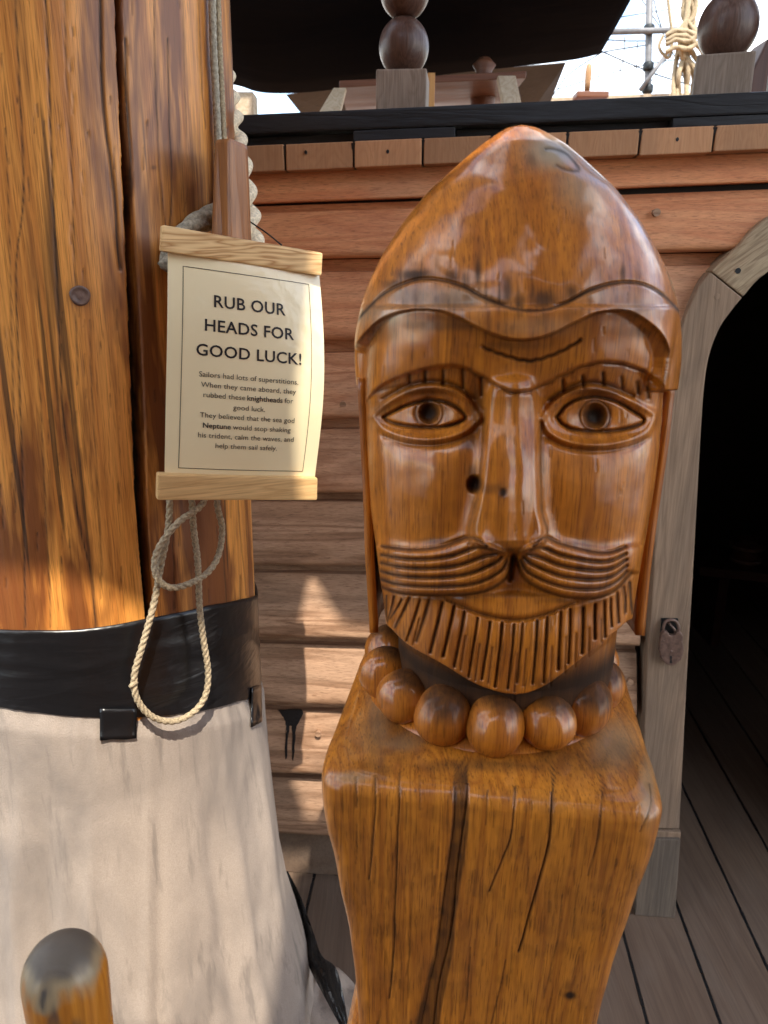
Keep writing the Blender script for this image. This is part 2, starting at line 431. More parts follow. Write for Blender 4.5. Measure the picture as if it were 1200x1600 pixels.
M['iron_dark'] = plain('dark_iron', (.03, .034, .036), .45, metal=.7, nscale=80, namt=.3)
M['pole'] = plain('grey_pole', (.14, .14, .145), .5, nscale=30)
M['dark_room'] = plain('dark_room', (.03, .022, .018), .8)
M['tar'] = plain('seam_pitch', (.008, .008, .009), .45, nscale=160, namt=.5, bump=.8)
M['dark_red'] = wood('dark_bench_wood', 'x', (.05, .018, .010), (.03, .010, .006), None, rough=.7)
M['pale_wood'] = wood('pale_wood', 'y', (.55, .45, .33), (.42, .31, .2), None, rough=.7)
M['red_wood'] = wood('red_brown_wood', 'x', (.16, .065, .036), (.10, .036, .02), None, rough=.5)
M['ink'] = plain('ink', (.012, .012, .015), .45, namt=.1, bump=0)

def canvas_mat():
    m, nt, b = new_mat('canvas')
    v = world_vec(nt, (1, 1, 1), False)
    big = noise(nt, world_vec(nt, (5, 5, 2.2), False), 1., 5, .6, .6)
    speck = noise(nt, v, 420, 2, .7)
    drip = noise(nt, world_vec(nt, (38, 38, 5), False), 1., 4, .65)
    c = mixc(nt, maprange(nt, big, .36, .62), (.24, .205, .178), (.42, .35, .29))
    c = mixc(nt, maprange(nt, drip, .55, .70, 0, .6), c, (.15, .13, .115))
    c = mixc(nt, maprange(nt, speck, .3, .75, 0, .55), c, (.25, .205, .17))
    nt.links.new(c, b.inputs['Base Color']); b.inputs['Roughness'].default_value = .9
    b.inputs['Specular IOR Level'].default_value = .15
    bp = nt.nodes.new('ShaderNodeBump'); bp.inputs['Strength'].default_value = .5; bp.inputs['Distance'].default_value = .0015
    nt.links.new(speck, bp.inputs['Height']); nt.links.new(bp.outputs[0], b.inputs['Normal'])
    return m
M['canvas'] = canvas_mat()
def tape_mat():
    m, nt, b = new_mat('black_tape')
    rid = noise(nt, world_vec(nt, (6, 6, 900), False), 1., 1, .5)
    wr = noise(nt, world_vec(nt, (7, 7, 34), False), 1., 3, .5, 1.8)
    b.inputs['Base Color'].default_value = (.006, .006, .007, 1)
    b.inputs['Roughness'].default_value = .30
    bp = nt.nodes.new('ShaderNodeBump'); bp.inputs['Strength'].default_value = .45; bp.inputs['Distance'].default_value = .003
    nt.links.new(math_n(nt, 'ADD', math_n(nt, 'MULTIPLY', rid, .015), wr), bp.inputs['Height'])
    nt.links.new(bp.outputs[0], b.inputs['Normal'])
    return m
M['tape'] = tape_mat()
def awning_mat():
    m, nt, b = new_mat('awning_cloth')
    n = noise(nt, world_vec(nt, (1.2, 3.5, 2), False), 1., 4, .5, .8)
    c = mixc(nt, n, (.004, .0045, .007), (.012, .013, .018))
    nt.links.new(c, b.inputs['Base Color']); b.inputs['Roughness'].default_value = .9; b.inputs['Specular IOR Level'].default_value = .02
    bp = nt.nodes.new('ShaderNodeBump'); bp.inputs['Strength'].default_value = .4; bp.inputs['Distance'].default_value = .03
    nt.links.new(n, bp.inputs['Height']); nt.links.new(bp.outputs[0], b.inputs['Normal'])
    return m
M['awning'] = awning_mat()
def paper_mat():
    m, nt, b = new_mat('laminated_paper')
    n = noise(nt, world_vec(nt, (1, 1, 1), False), 9, 3, .5)
    c = mixc(nt, n, (.82, .68, .41), (.85, .73, .47))
    nt.links.new(c, b.inputs['Base Color']); b.inputs['Roughness'].default_value = .5
    b.inputs['Coat Weight'].default_value = 1.; b.inputs['Coat Roughness'].default_value = .06; b.inputs['Coat IOR'].default_value = 1.55
    w1 = noise(nt, world_vec(nt, (22, 22, 30), False), 1., 5, .62, .8)
    bp = nt.nodes.new('ShaderNodeBump'); bp.inputs['Strength'].default_value = .6; bp.inputs['Distance'].default_value = .006
    nt.links.new(w1, bp.inputs['Height']); nt.links.new(bp.outputs[0], b.inputs['Coat Normal'])
    return m
M['paper'] = paper_mat()
M['awning_grey'] = plain('grey_awning_cloth', (.035, .036, .04), .8, nscale=4, namt=.3, bump=.4, bdist=.03)
def water_mat():
    m, nt, b = new_mat('water')
    b.inputs['Base Color'].default_value = (.02, .035, .035, 1); b.inputs['Roughness'].default_value = .12
    n = noise(nt, world_vec(nt, (1, 1, 1), False), 1.5, 4)
    bp = nt.nodes.new('ShaderNodeBump'); bp.inputs['Strength'].default_value = .3
    nt.links.new(n, bp.inputs['Height']); nt.links.new(bp.outputs[0], b.inputs['Normal'])
    return m
M['water'] = water_mat()

# ------------------------------------------------------------------ the setting: river, deck, cabin
tag(mesh('water', [(-900, -900, -3.2), (900, -900, -3.2), (900, 900, -3.2), (-900, 900, -3.2)], [(0, 1, 2, 3)], M['water']), kind='structure')

# bulkhead frame: t runs along the wall to the right, n points to the camera
W0 = floor_at(490, 1358); YAW = math.radians(5.0)
wt = np.array([math.cos(YAW), -math.sin(YAW), 0]); wnm = np.array([-math.sin(YAW), -math.cos(YAW), 0])
def wall_sz(px, py, off=0.0):
    d = ray(px, py); P0 = W0 + wnm * off
    k = ((P0 - CAM) @ wnm) / (d @ wnm); P = CAM + d * k
    return (P - W0) @ wt, P[2]
def wp(s, z, off=0.0):
    return W0 + wt * s + wnm * off + np.array([0, 0, z])

# deck planks run fore and aft
DA = math.atan2(97, FPX / math.cos(PITCH))
dd = np.array([math.sin(DA), math.cos(DA), 0]); dx = np.array([math.cos(DA), -math.sin(DA), 0])
deck = mesh('deck', [(-3.4, -3.2, -.03), (3.6, -3.2, -.03), (3.6, 4.6, -.03), (-3.4, 4.6, -.03)], [(0, 1, 2, 3)], M['tar'])
tag(deck, kind='structure')
PW = .160
seam0 = (floor_at(1012, 1600) - np.zeros(3)) @ dx
k0 = int((-2.9 - seam0) / PW); plank_me = None
for k in range(k0, k0 + 40):
    xc = seam0 + (k + .5) * PW
    c = dx * xc + dd * .7 + np.array([0, 0, -.0155])
    if plank_me is None:
        plank_me = box('plank', (0, 0, 0), dx * (PW / 2 - .0032), dd * 3.7, (0, 0, .0155), M['deck'], deck, bevel=.0025)
        plank_me.location = c
    else:
        o = plank_me.copy(); COL.objects.link(o); o.location = c
# pitch lines standing slightly uneven in the seams near the camera
V, F = [], []
for k in range(k0 + 8, k0 + 32):
    xc = seam0 + k * PW
    for q in np.arange(.4, 2.6, .02):
        w = .0030 + .0008 * random.random(); h = -.002 + .0035 * random.random()
        i = len(V)
        for sx, sy in ((-1, 0), (1, 0), (1, 1), (-1, 1)):
            p = dx * (xc + sx * w) + dd * (q + sy * .021 + random.uniform(-.002, .002)); V.append((p[0], p[1], h))
        F.append((i, i + 1, i + 2, i + 3))
mesh('caulking', V, F, M['tar'], deck)['kind'] = 'stuff'

# ---- door opening outline (wall coordinates), from the post foot up and over the arch
FR = .065                       # how far the frame stands proud of the wall
outer_px = [(995, 1412), (1001, 1300), (1011, 1050), (1021, 900), (1031, 700), (1042, 590), (1062, 518), (1090, 452), (1110, 425), (1150, 388), (1200, 340)]
inner_px = [(1054, 1412), (1061, 1300), (1074, 1050), (1083, 900), (1094, 700), (1101, 600), (1110, 550), (1125, 512), (1143, 486), (1160, 465), (1200, 425)]
outer = [wall_sz(x, y, FR) for x, y in outer_px]
inner = [wall_sz(x, y, FR) for x, y in inner_px]
foot_z = 0.0
outer[0] = (outer[0][0], foot_z); inner[0] = (inner[0][0], foot_z)
s_mid = inner[-1][0] + .30
apex_in = inner[-1][1] + .115; apex_out = outer[-1][1] + .075
inner_all = inner + [(inner[-1][0] + .13, inner[-1][1] + .085), (s_mid, apex_in)]
outer_all = outer + [(outer[-1][0] + .13, outer[-1][1] + .055), (s_mid, apex_out)]
def mirror(l): return [(2 * s_mid - s, z) for s, z in l][::-1]

fr = thing('door_frame', 'weathered grey oak arched door frame around the dark cabin doorway', 'door frame', tuple(wp(inner[0][0], 0)))
def frame_piece(name, oi, ii, mat, n=None, depth=.085, proud=FR):
    o = np.array(oi); i = np.array(ii)
    if n: o = lerp_pts(o, n); i = lerp_pts(i, n)
    V = []
    for a, b in zip(o, i):
        V += [wp(a[0], a[1], proud), wp(b[0], b[1], proud), wp(b[0] + .0, b[1], proud - depth), wp(a[0], a[1], proud - depth)]
    m = len(o); F = []
    for k in range(m - 1):
        for e in range(4):
            F.append((k * 4 + e, k * 4 + (e + 1) % 4, (k + 1) * 4 + (e + 1) % 4, (k + 1) * 4 + e))
    F.append((0, 1, 2, 3)); F.append(tuple((m - 1) * 4 + e for e in range(4)))
    return mesh(name, V, F, mat, fr, bevel=.003)
eps = .0012
def cut(l, a, b):   # short joint gap at both ends
    l = [list(x) for x in l[a:b]]
    return l
frame_piece('base_block', [(outer[0][0] - .004, 0), (outer[1][0] - .006, outer[1][1] - .012)], [(inner[0][0] + .002, 0), (inner[1][0] + .002, inner[1][1] - .012)], M['frame_low'], proud=FR + .012)
zl = outer[1][1] - .010
mesh('ledge_strip', box_pts(wp((outer[1][0] + inner[1][0]) / 2, zl + .010, FR * .5), wt * ((inner[1][0] - outer[1][0]) / 2 + .004), wnm * (FR * .5 + .004), (0, 0, .009)), BOXF, M['frame'], fr, bevel=.002)
p_o = [(outer[1][0], outer[1][1] + .010)] + outer[2:9]; p_i = [(inner[1][0], inner[1][1] + .010)] + inner[2:10]
# same number of stations on both sides
P_o = lerp_pts(p_o, 26); P_i = lerp_pts(p_i, 26)
frame_piece('post', P_o, P_i, M['frame'])
A_o = lerp_pts([outer[8]] + outer_all[9:], 16); A_i = lerp_pts([inner[9]] + inner_all[10:], 16)
A_o[0] += .0025 * (A_o[1] - A_o[0]) / np.linalg.norm(A_o[1] - A_o[0]); A_i[0] += .0025 * (A_i[1] - A_i[0]) / np.linalg.norm(A_i[1] - A_i[0])
frame_piece('arch_piece', A_o, A_i, M['frame_arch'])
frame_piece('arch_piece', mirror(A_o), mirror(A_i), M['frame_arch'])
frame_piece('post', mirror(P_o), mirror(P_i), M['frame'])
# wooden plugs over the fastenings
for x, y, r, mt in ((1153, 423, .0055, 'iron_dark'), (1121, 463, .0058, 'frame')):
    s, z = wall_sz(x, y, FR)
    V = [wp(s + r * math.cos(a), z + r * math.sin(a), FR + .0012) for a in np.linspace(0, 2 * math.pi, 14, endpoint=False)]
    slab_from_outline(V, -wnm * .004, 'plug', M[mt], fr)

# ---- bulkhead: backing wall with the doorway, lapped planks in front
bulk = thing('bulkhead_wall', 'reddish brown lapped plank bulkhead wall behind the carved head', 'wall', tuple(wp(-.2, 0)))
ZTOP = wall_sz(430, 268)[1] - .006
hole = [(s + .03, z) for s, z in inner_all] ; hole_r = mirror(inner_all)
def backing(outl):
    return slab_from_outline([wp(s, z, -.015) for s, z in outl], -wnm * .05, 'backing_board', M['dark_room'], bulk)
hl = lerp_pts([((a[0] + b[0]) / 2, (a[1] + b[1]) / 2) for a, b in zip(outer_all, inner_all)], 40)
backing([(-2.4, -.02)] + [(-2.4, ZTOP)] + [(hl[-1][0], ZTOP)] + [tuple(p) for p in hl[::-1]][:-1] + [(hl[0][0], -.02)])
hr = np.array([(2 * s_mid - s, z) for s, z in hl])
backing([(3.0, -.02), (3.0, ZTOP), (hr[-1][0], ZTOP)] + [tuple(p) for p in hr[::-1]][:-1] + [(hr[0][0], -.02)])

lefts = [268, 314.5, 405, 535, 657, 770, 883, 997, 1100, 1209, 1303]
rights = [243, 290, 394, 523, 650, 773, 894, 1011, 1121, 1236, 1336]
def board(zA0, zA1, zB0, zB1, sA, sB, mat, name='plank', seed=0, first=False, cutf=None):
    """lapped board between s = sA and sB; z of bottom/top edge at s = -0.25 (A) and s = 0.7 (B)"""
    rg = np.random.default_rng(seed)
    n = 30; V = []
    prof = [(.0, 1.0), (.002, 1.0), (.003, .855), (.020, .845), (.034, .6), (.044, .3), (.048, .16), (.050, .08), (.047, .03), (.038, .0), (.0, .0)]
    if first: prof = [(.0, 1.0), (.016, 1.0), (.020, .5), (.026, .12), (.0275, .05), (.026, .0), (.0, .0)]
    ph = rg.uniform(0, 6.28, 4)
    for k in range(n):
        s = sA + (sB - sA) * k / (n - 1); f = (s + .25) / .95
        z0 = zA0 + (zB0 - zA0) * f; z1 = zA1 + (zB1 - zA1) * f
        wob = .0012 * math.sin(s * 3.1 + ph[0]) + .0006 * math.sin(s * 9 + ph[1])
        for o, q in prof:
            if cutf: s = sA + (cutf(z0 + (z1 - z0) * q) - sA) * k / (n - 1)
            V.append(wp(s, z0 + (z1 - z0) * q + (wob if q < .2 else 0), o + (0.0008 * math.sin(s * 7 + ph[2]) if o > .01 else 0)))
    m = len(prof)
    F = [tuple(f) for f in grid_faces(n, m, True)] + [tuple(range(m)), tuple((n - 1) * m + k for k in range(m))]
    o = mesh(name, V, F, mat, bulk)
    me = o.data; me.polygons.foreach_set('use_smooth', [len(p.vertices) == 4 for p in me.polygons])
    me.set_sharp_from_angle(angle=.75)
    return o
def zat(px, py, s):
    return wall_sz(px, py, .028)[1]
ZL = []
for l, r in zip(lefts, rights):
    a = wall_sz(430, l, .045); b = wall_sz(1015, r, .045)
    g = (b[1] - a[1]) / (b[0] - a[0]); ZL.append((a[1] + g * (-.25 - a[0]), a[1] + g * (.70 - a[0])))
def frame_s(z, pts):     # wall coordinate of the frame's outer edge at height z
    p = sorted([(q[1], q[0]) for q in pts]); return float(np.interp(z, [q[0] for q in p], [q[1] for q in p]))
mats_ = ['plank_orange', 'plank_orange', 'plank_orange', 'plank_brown', 'plank_brown', 'plank_brown', 'plank_brown', 'plank_brown', 'plank_brown', 'plank_brown']
MB = {}
for i in range(10):
    f = i / 9
    if i not in MB:
        t = min(1, max(0, (i - .5) / 4.5))
        L = [a + (b - a) * t for a, b in zip((.72, .31, .135), (.52, .32, .20))]
        D = [a + (b - a) * t for a, b in zip((.58, .205, .085), (.23, .12, .066))]
        B = [a + (b - a) * t for a, b in zip((.48, .31, .19), (.30, .205, .14))]
        MB[i] = wood('bulkhead_plank_%d' % i, 'x', tuple(L), tuple(D), tuple(B), across=17, along=.55, rings=6, ringmix=.85, fibre=330, fibmix=.4, pores=.4,
                     rough=.55, bump=.4, blotch_amt=.55, blotch_scale=3, blotch_lo=.5, varying=.1)
    A0, B0 = ZL[i + 1]; A1, B1 = ZL[i]
    if i == 0:
        board(A0, A1, B0, B1, -2.35, 2.9, MB[i], seed=i, first=True)
        continue
    hp_ = [(a[0], a[1]) for a in hl]
    if i <= 2: cf = lambda z: min(frame_s(z, hp_), hl[-1][0]) if z < hl[-1][1] else s_mid
    else: cf = lambda z: frame_s(z, outer_all) - .016
    board(A0, A1, B0, B1, -2.35, cf(B0), MB[i], seed=i, cutf=cf)
    board(A0, A1, B0, B1, 2.9, 2 * s_mid - cf(B0), MB[i], seed=i + 20, cutf=lambda z: 2 * s_mid - cf(z) + .001)
# dark sill under the lowest plank
for a, b in ((-2.35, frame_s(.05, outer_all) - .016), (2 * s_mid - frame_s(.05, outer_all) + .016, 2.9)):
    zz = min(ZL[-1]) - .012
    mesh('sill', box_pts(wp((a + b) / 2, zz / 2 + .001, .003), wt * (b - a) / 2, wnm * .016, (0, 0, zz / 2)), BOXF, M['dark_sill'] if 'dark_sill' in M else M['deck'], bulk, bevel=.003)
# round wooden plugs in the planks
for x, y in ((536, 632), (487, 865), (488, 979), (492, 1088), (497, 1147), (498, 1194), (1026, 332), (1001, 836), (985, 1065)):
    s, z = wall_sz(x, y, .045)
    V = [wp(s + .0075 * math.cos(a), z + .0075 * math.sin(a), .0475) for a in np.linspace(0, 2 * math.pi, 14, endpoint=False)]
    slab_from_outline(V, -wnm * .03, 'plug', MB[6], bulk)

# tar run over the ninth plank
def plank_off(q): return float(np.interp(q, [0, .03, .08, .16, .3, .6, .845, .855, 1], [.038, .047, .050, .048, .044, .034, .020, .003, .002]))
def tar_pt(px, py):
    s, z = wall_sz(px, py, .035); f = (s + .25) / .95
    z0 = ZL[9][0] + (ZL[9][1] - ZL[9][0]) * f; z1 = ZL[8][0] + (ZL[8][1] - ZL[8][0]) * f
    return wp(s, z, plank_off(np.clip((z - z0) / (z1 - z0), 0, .84)) + .0018)
drip = [(432, 1114), (470, 1114), (468, 1128), (463, 1136), (462, 1150), (460.5, 1180), (458.5, 1181), (457, 1150), (455.5, 1136), (453, 1136), (451, 1150), (449.5, 1178), (447, 1179), (446.5, 1150), (446, 1134), (440, 1122)]
drip = lerp_pts(drip + [drip[0]], 70)[:-1] + np.random.default_rng(4).normal(0, .5, (69, 2))
slab_from_outline([tar_pt(x, y) for x, y in drip], -wnm * .004, 'tar_run', M['tar'], bulk)

# ---- cabin behind the doorway, closed and dark
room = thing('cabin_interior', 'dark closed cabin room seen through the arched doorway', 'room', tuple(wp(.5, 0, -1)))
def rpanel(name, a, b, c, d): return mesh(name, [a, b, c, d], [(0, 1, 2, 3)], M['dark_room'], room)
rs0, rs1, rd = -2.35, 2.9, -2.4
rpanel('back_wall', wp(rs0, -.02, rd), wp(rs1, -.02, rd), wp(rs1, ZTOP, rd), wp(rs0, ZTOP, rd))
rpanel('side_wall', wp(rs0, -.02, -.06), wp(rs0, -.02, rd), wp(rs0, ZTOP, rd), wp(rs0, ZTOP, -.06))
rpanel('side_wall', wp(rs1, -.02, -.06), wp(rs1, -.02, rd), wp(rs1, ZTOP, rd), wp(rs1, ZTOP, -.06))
# bench and bucket barely showing in the dark
bz = at(1160, 890, 3.1)
mesh('bench', box_pts((bz[0] + .25, bz[1] + .05, bz[2] - .02), (.38, -.12, 0), (.04, .14, 0), (0, 0, .02)), BOXF, M['dark_red'], None, bevel=.004)
bn = bpy.data.objects['bench']; tag(bn, 'reddish wooden bench inside the dark doorway', 'bench')
for sx in (-.3, .3):
    mesh('leg', box_pts((bz[0] + .25 + sx, bz[1] + .05 - sx * .31, (bz[2] - .04) / 2), (.02, 0, 0), (0, .1, 0), (0, 0, (bz[2] - .04) / 2)), BOXF, M['dark_red'], bn)
bk = thing('bucket', 'dim wooden bucket standing on the bench inside the doorway', 'bucket', (bz[0] + .03, bz[1] + .05, bz[2]))
lathe('bucket_body', [(.055, bz[2] + .001), (.06, bz[2] + .06), (.068, bz[2] + .115), (.058, bz[2] + .116), (.052, bz[2] + .03)], (bz[0] + .03, bz[1] + .05), M['dark_red'], bk)
for q in (.03, .09):
    lathe('hoop', [(.0585 + q * .1, bz[2] + q - .006), (.0605 + q * .1, bz[2] + q - .006), (.0615 + q * .1, bz[2] + q + .006), (.0595 + q * .1, bz[2] + q + .006)], (bz[0] + .03, bz[1] + .05), M['iron'], bk)

# ---- upper deck: plank ends show above the bulkhead
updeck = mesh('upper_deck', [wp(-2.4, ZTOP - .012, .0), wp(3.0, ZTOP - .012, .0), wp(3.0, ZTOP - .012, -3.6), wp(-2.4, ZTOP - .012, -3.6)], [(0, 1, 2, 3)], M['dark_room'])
tag(updeck, kind='structure')
seams_px = [444, 552, 660, 768, 885, 998, 1113, 1232]
OFF_E = .055
ss = [wall_sz(x, 235, OFF_E)[0] for x in seams_px]
wpl = (ss[-1] - ss[0]) / (len(ss) - 1)
ss = [ss[0] - wpl * k for k in range(13, 0, -1)] + ss + [ss[-1] + wpl * k for k in range(1, 11)]
lt = wall_sz(400, 227, OFF_E); rt = wall_sz(1100, 197, OFF_E); lb = wall_sz(400, 268, OFF_E); rb = wall_sz(1100, 238, OFF_E)
def ztop(s): return lt[1] + (rt[1] - lt[1]) * (s - lt[0]) / (rt[0] - lt[0])
def zbot(s): return lb[1] + (rb[1] - lb[1]) * (s - lb[0]) / (rb[0] - lb[0])
for k, (a, b) in enumerate(zip(ss[:-1], ss[1:])):
    g = .0028; da = random.uniform(-.003, .003); e = OFF_E + random.uniform(-.002, .002)
    V = []
    for off in (e, -3.5):
        V += [wp(a + g, zbot(a) + da * .3, off), wp(b - g * .6, zbot(b) + da * .3, off), wp(b - g * .6, ztop(b), off), wp(a + g, ztop(a), off)]
    mesh('deck_plank', V, [(0, 1, 2, 3), (7, 6, 5, 4), (0, 4, 5, 1), (1, 5, 6, 2), (2, 6, 7, 3), (3, 7, 4, 0)], M['endgrain'], updeck, bevel=.0025)
    # pitch plug in the seam
    sm = a; V = [wp(sm - .0024, zbot(sm) + .002, e - .012), wp(sm + .0026, zbot(sm) + .002, e - .012), wp(sm + .004, ztop(sm) - .003, e + .0005), wp(sm - .004, ztop(sm) - .003, e + .0005)]
    slab_from_outline(V, -wnm * .02, 'caulking', M['tar'], updeck)
for x, y in ((606, 237), (1058, 218), (478, 238)):
    s, z = wall_sz(x, y, OFF_E)
    slab_from_outline([wp(s + .003 * math.cos(a), z + .0038 * math.sin(a), OFF_E + .0022) for a in np.linspace(0, 6.283, 10, endpoint=False)], -wnm * .01, 'nail_hole', M['tar'], updeck)

# ---- black rail on top, with recessed lower stretches
rail = thing('black_rail', 'long black painted timber rail along the top of the bulkhead', 'rail', tuple(wp(0, ZTOP)))
OFF_R = .040
rl = wall_sz(400, 178, OFF_R); rr = wall_sz(1200, 142, OFF_R)
def zrail(s): return rl[1] + (rr[1] - rl[1]) * (s - rl[0]) / (rr[0] - rl[0])
ra = [wall_sz(x, y, OFF_R)[0] for x, y in ((380, 206), (551, 200), (712, 196), (1052, 184))]
def zmid(s):  # top of the recessed strip
    a = wall_sz(400, 209, OFF_R); b = wall_sz(1052, 183, OFF_R); return a[1] + (b[1] - a[1]) * (s - a[0]) / (b[0] - a[0])
def rail_seg(name, s0, s1, zlo, zhi, o0, o1, bev=.003):
    n = 9; V = []
    for k in range(n):
        s = s0 + (s1 - s0) * k / (n - 1)
        V += [wp(s, zlo(s), o0), wp(s, zlo(s), o1), wp(s, zhi(s), o1), wp(s, zhi(s), o0)]
    F = [tuple(f) for f in grid_faces(n, 4, True)] + [(0, 1, 2, 3), tuple((n - 1) * 4 + k for k in range(4))]
    return mesh(name, V, F, M['black_wood'], rail, bevel=bev)
rail_seg('upper_beam', -2.4, 3.0, zmid, zrail, -.14, OFF_R, .004)
lowz = lambda s: ztop(s) + .0012
lowt = lambda s: zmid(s) - .0012
for a, b, o in ((-2.4, ra[0], OFF_R - .002), (ra[0], ra[1], OFF_R - .030), (ra[1], ra[2], OFF_R - .002), (ra[2], ra[3], OFF_R - .030), (ra[3], 3.0, OFF_R - .002)):
    rail_seg('lower_beam', a + .0006, b - .0006, lowz, lowt, -.138, o, .002)

# ---- turned balusters standing on the rail
def baluster(px, py_egg, rpx, py_base, half_px, rot, label, first_off=-.05):
    s, z = wall_sz(px, py_egg, first_off)
    P = wp(s, 0, first_off)
    zc = (np.array([P[0], P[1], z]) - CAM) @ cF
    r = rpx * zc / FPX; hb = half_px * zc / FPX
    zb = zrail(s) + .0005
    t = thing('baluster', label, 'baluster', (P[0], P[1], zb), 'turned balusters on the black rail')
    ca, sa = math.cos(rot), math.sin(rot)
    ax = (wt * ca + wnm * sa) * hb; ay = (-wt * sa + wnm * ca) * hb
    hz = (wall_sz(px, py_base, first_off)[1] - zb)
    box('base_block', (P[0], P[1], zb + hz / 2), ax, ay, (0, 0, hz / 2), M['baluster_base'], t, bevel=.004)
    ry = r * 1.10; z0 = zb + hz
    zc0 = z0 + ry - .006
    prof = [(r * math.sin(a), zc0 - ry * math.cos(a)) for a in np.linspace(.35, math.pi - .42, 22)]
    lathe('turned_egg', prof, P, M['baluster'], t)
    zz = prof[-1][1]
    for k in range(3):
        prof = [(r * math.sin(a), zz + ry * .93 - ry * math.cos(a)) for a in np.linspace(.42, math.pi - .42, 22)]
        lathe('turned_egg', prof, P, M['baluster'], t); zz = prof[-1][1]
    box('head_block', (P[0], P[1], zz + hz * .5), ax, ay, (0, 0, hz / 2), M['baluster_base'], t, bevel=.004)
    return t
baluster(631, 76, 39, 117, 39, .02, 'dark turned baluster above the top of the carved helmet, against black awning')
baluster(1137, 47, 45, 93, 42, .22, 'dark turned baluster at upper right beside the hanging rope coil')
baluster(1262, 40, 48, 88, 44, .25, 'dark baluster cut off by the right edge above the rail')

# ------------------------------------------------------------------ awnings overhead
def sheet(name, grid, thick, mat, parent=None):
    """cloth sheet with thickness from a rows x cols grid of points"""
    G = np.asarray(grid, float); nr, nc = G.shape[:2]
    V = np.concatenate([G.reshape(-1, 3), G.reshape(-1, 3) + np.array([0, 0, thick])])
    f1 = grid_faces(nr, nc); n = nr * nc
    F = [tuple(f) for f in f1] + [tuple(f[::-1] + n) for f in f1]
    rim = [k for k in range(nc)] + [r * nc + nc - 1 for r in range(1, nr)] + [(nr - 1) * nc + k for k in range(nc - 2, -1, -1)] + [r * nc for r in range(nr - 2, 0, -1)]
    for a, b in zip(rim, rim[1:] + rim[:1]): F.append((a, b, b + n, a + n))
    return mesh(name, V, F, mat, parent, smoothf=True)
# black awning over the upper deck, sagging along its after edge
edge_px = [(250, 118), (330, 128), (372, 134), (400, 143), (430, 146), (470, 145), (530, 139), (600, 130), (700, 116), (800, 105), (862, 98), (905, 92), (938, 84)]
ep = lerp_pts(edge_px, 40); YE = 3.6
far = np.array([at(x, y, YE) for x, y in ep])
far = np.vstack([[far[0] + np.array([-1.1 + .22 * k, 0, .16 - .03 * k]) for k in range(5)], far])
nearY = 2.05; G = []
cr = at(1004, 0, 2.95)
for k in range(16):
    f = k / 15
    row = far.copy()
    row[:, 1] = YE + (nearY - YE) * f
    row[:, 2] = far[:, 2] + (.55 - .12 * (far[:, 2] - 2.4)) * f + .05 * math.sin(f * math.pi) * np.cos(far[:, 0] * 2.0) - .09 * np.sin(f * math.pi)
    row[:, 0] = far[:, 0] * (1 - .02 * f)
    G.append(row)
aw = tag(sheet('awning', np.array(G), .004, M['awning']), 'big black awning sagging over the upper deck at the top', 'awning', 'black awnings rigged overhead')
# two unseen sheets added overhead to block the sun; gap shaped for the wall patches
ZA = 4.4
patch_px = [(484, 905), (532, 1000), (590, 1010), (660, 1180), (660, 1278), (476, 1276), (458, 1225), (450, 1150), (462, 1060), (470, 975)]
hole3 = []
for x, y in patch_px:
    s, z = wall_sz(x, y, .02); P = wp(s, z, .02); k = (ZA - z) / SUNV[2]; hole3.append(P + SUNV * k)
hole3 = np.array(hole3)
ymin, ymax = hole3[:, 1].min(), hole3[:, 1].max()
Lc = hole3[[0, 9, 8, 7, 6, 5]]; Rc = hole3[[0, 1, 2, 3, 4]]
Lc = Lc[np.argsort(Lc[:, 1])]; Rc = Rc[np.argsort(Rc[:, 1])]
ys = np.concatenate([np.linspace(-2.15, ymin - .01, 24), np.linspace(ymin, ymax, 30), np.linspace(ymax + .01, .62, 12), np.linspace(.7, 2.1, 8)])
GL, GR = [], []
for y in ys:
    if ymin <= y <= ymax: a, b = np.interp(y, Lc[:, 1], Lc[:, 0]), np.interp(y, Rc[:, 1], Rc[:, 0])
    else:
        x = hole3[0][0] if y > ymax else (hole3[4][0] + hole3[5][0]) / 2; a, b = x + .05, x - .05
        if y < -1.08: b = .265 if y > -1.61 else -.4
    if y > .65: b = -.15
    if -1.08 < y < .65: GL.append([(x_, y, ZA) for x_ in np.linspace(-2.6, a, 14)])
    GR.append([(x_, y, ZA + .012) for x_ in np.linspace(b, 2.2, 10)])
tag(sheet('awning', np.array(GL), .003, M['awning']), 'unseen black sheet added high overhead to shade the mast side', 'awning', 'black awnings rigged overhead')
tag(sheet('awning', np.array(GR), .003, M['awning']), 'unseen black sheet added high overhead to shade the doorway side', 'awning', 'black awnings rigged overhead')

# unseen plank wall added behind the camera to cut front light and sky reflections
fcb = thing('light_blocking_wall', 'unseen plank wall added behind the photographer to block light', 'wall', (0, -2.1, 0))
fc0 = None
for k in range(24):
    if fc0 is None:
        fc0 = box('plank', (0, -2.1, .09), (2.6, 0, 0), (0, .03, 0), (0, 0, .085), M['plank_brown'], fcb, bevel=.008); o = fc0
    else:
        o = fc0.copy(); COL.objects.link(o)
    o.location = (0, 0, k * .175)

# ------------------------------------------------------------------ mast
CM = np.array([-.546, 1.343]); RM = .30
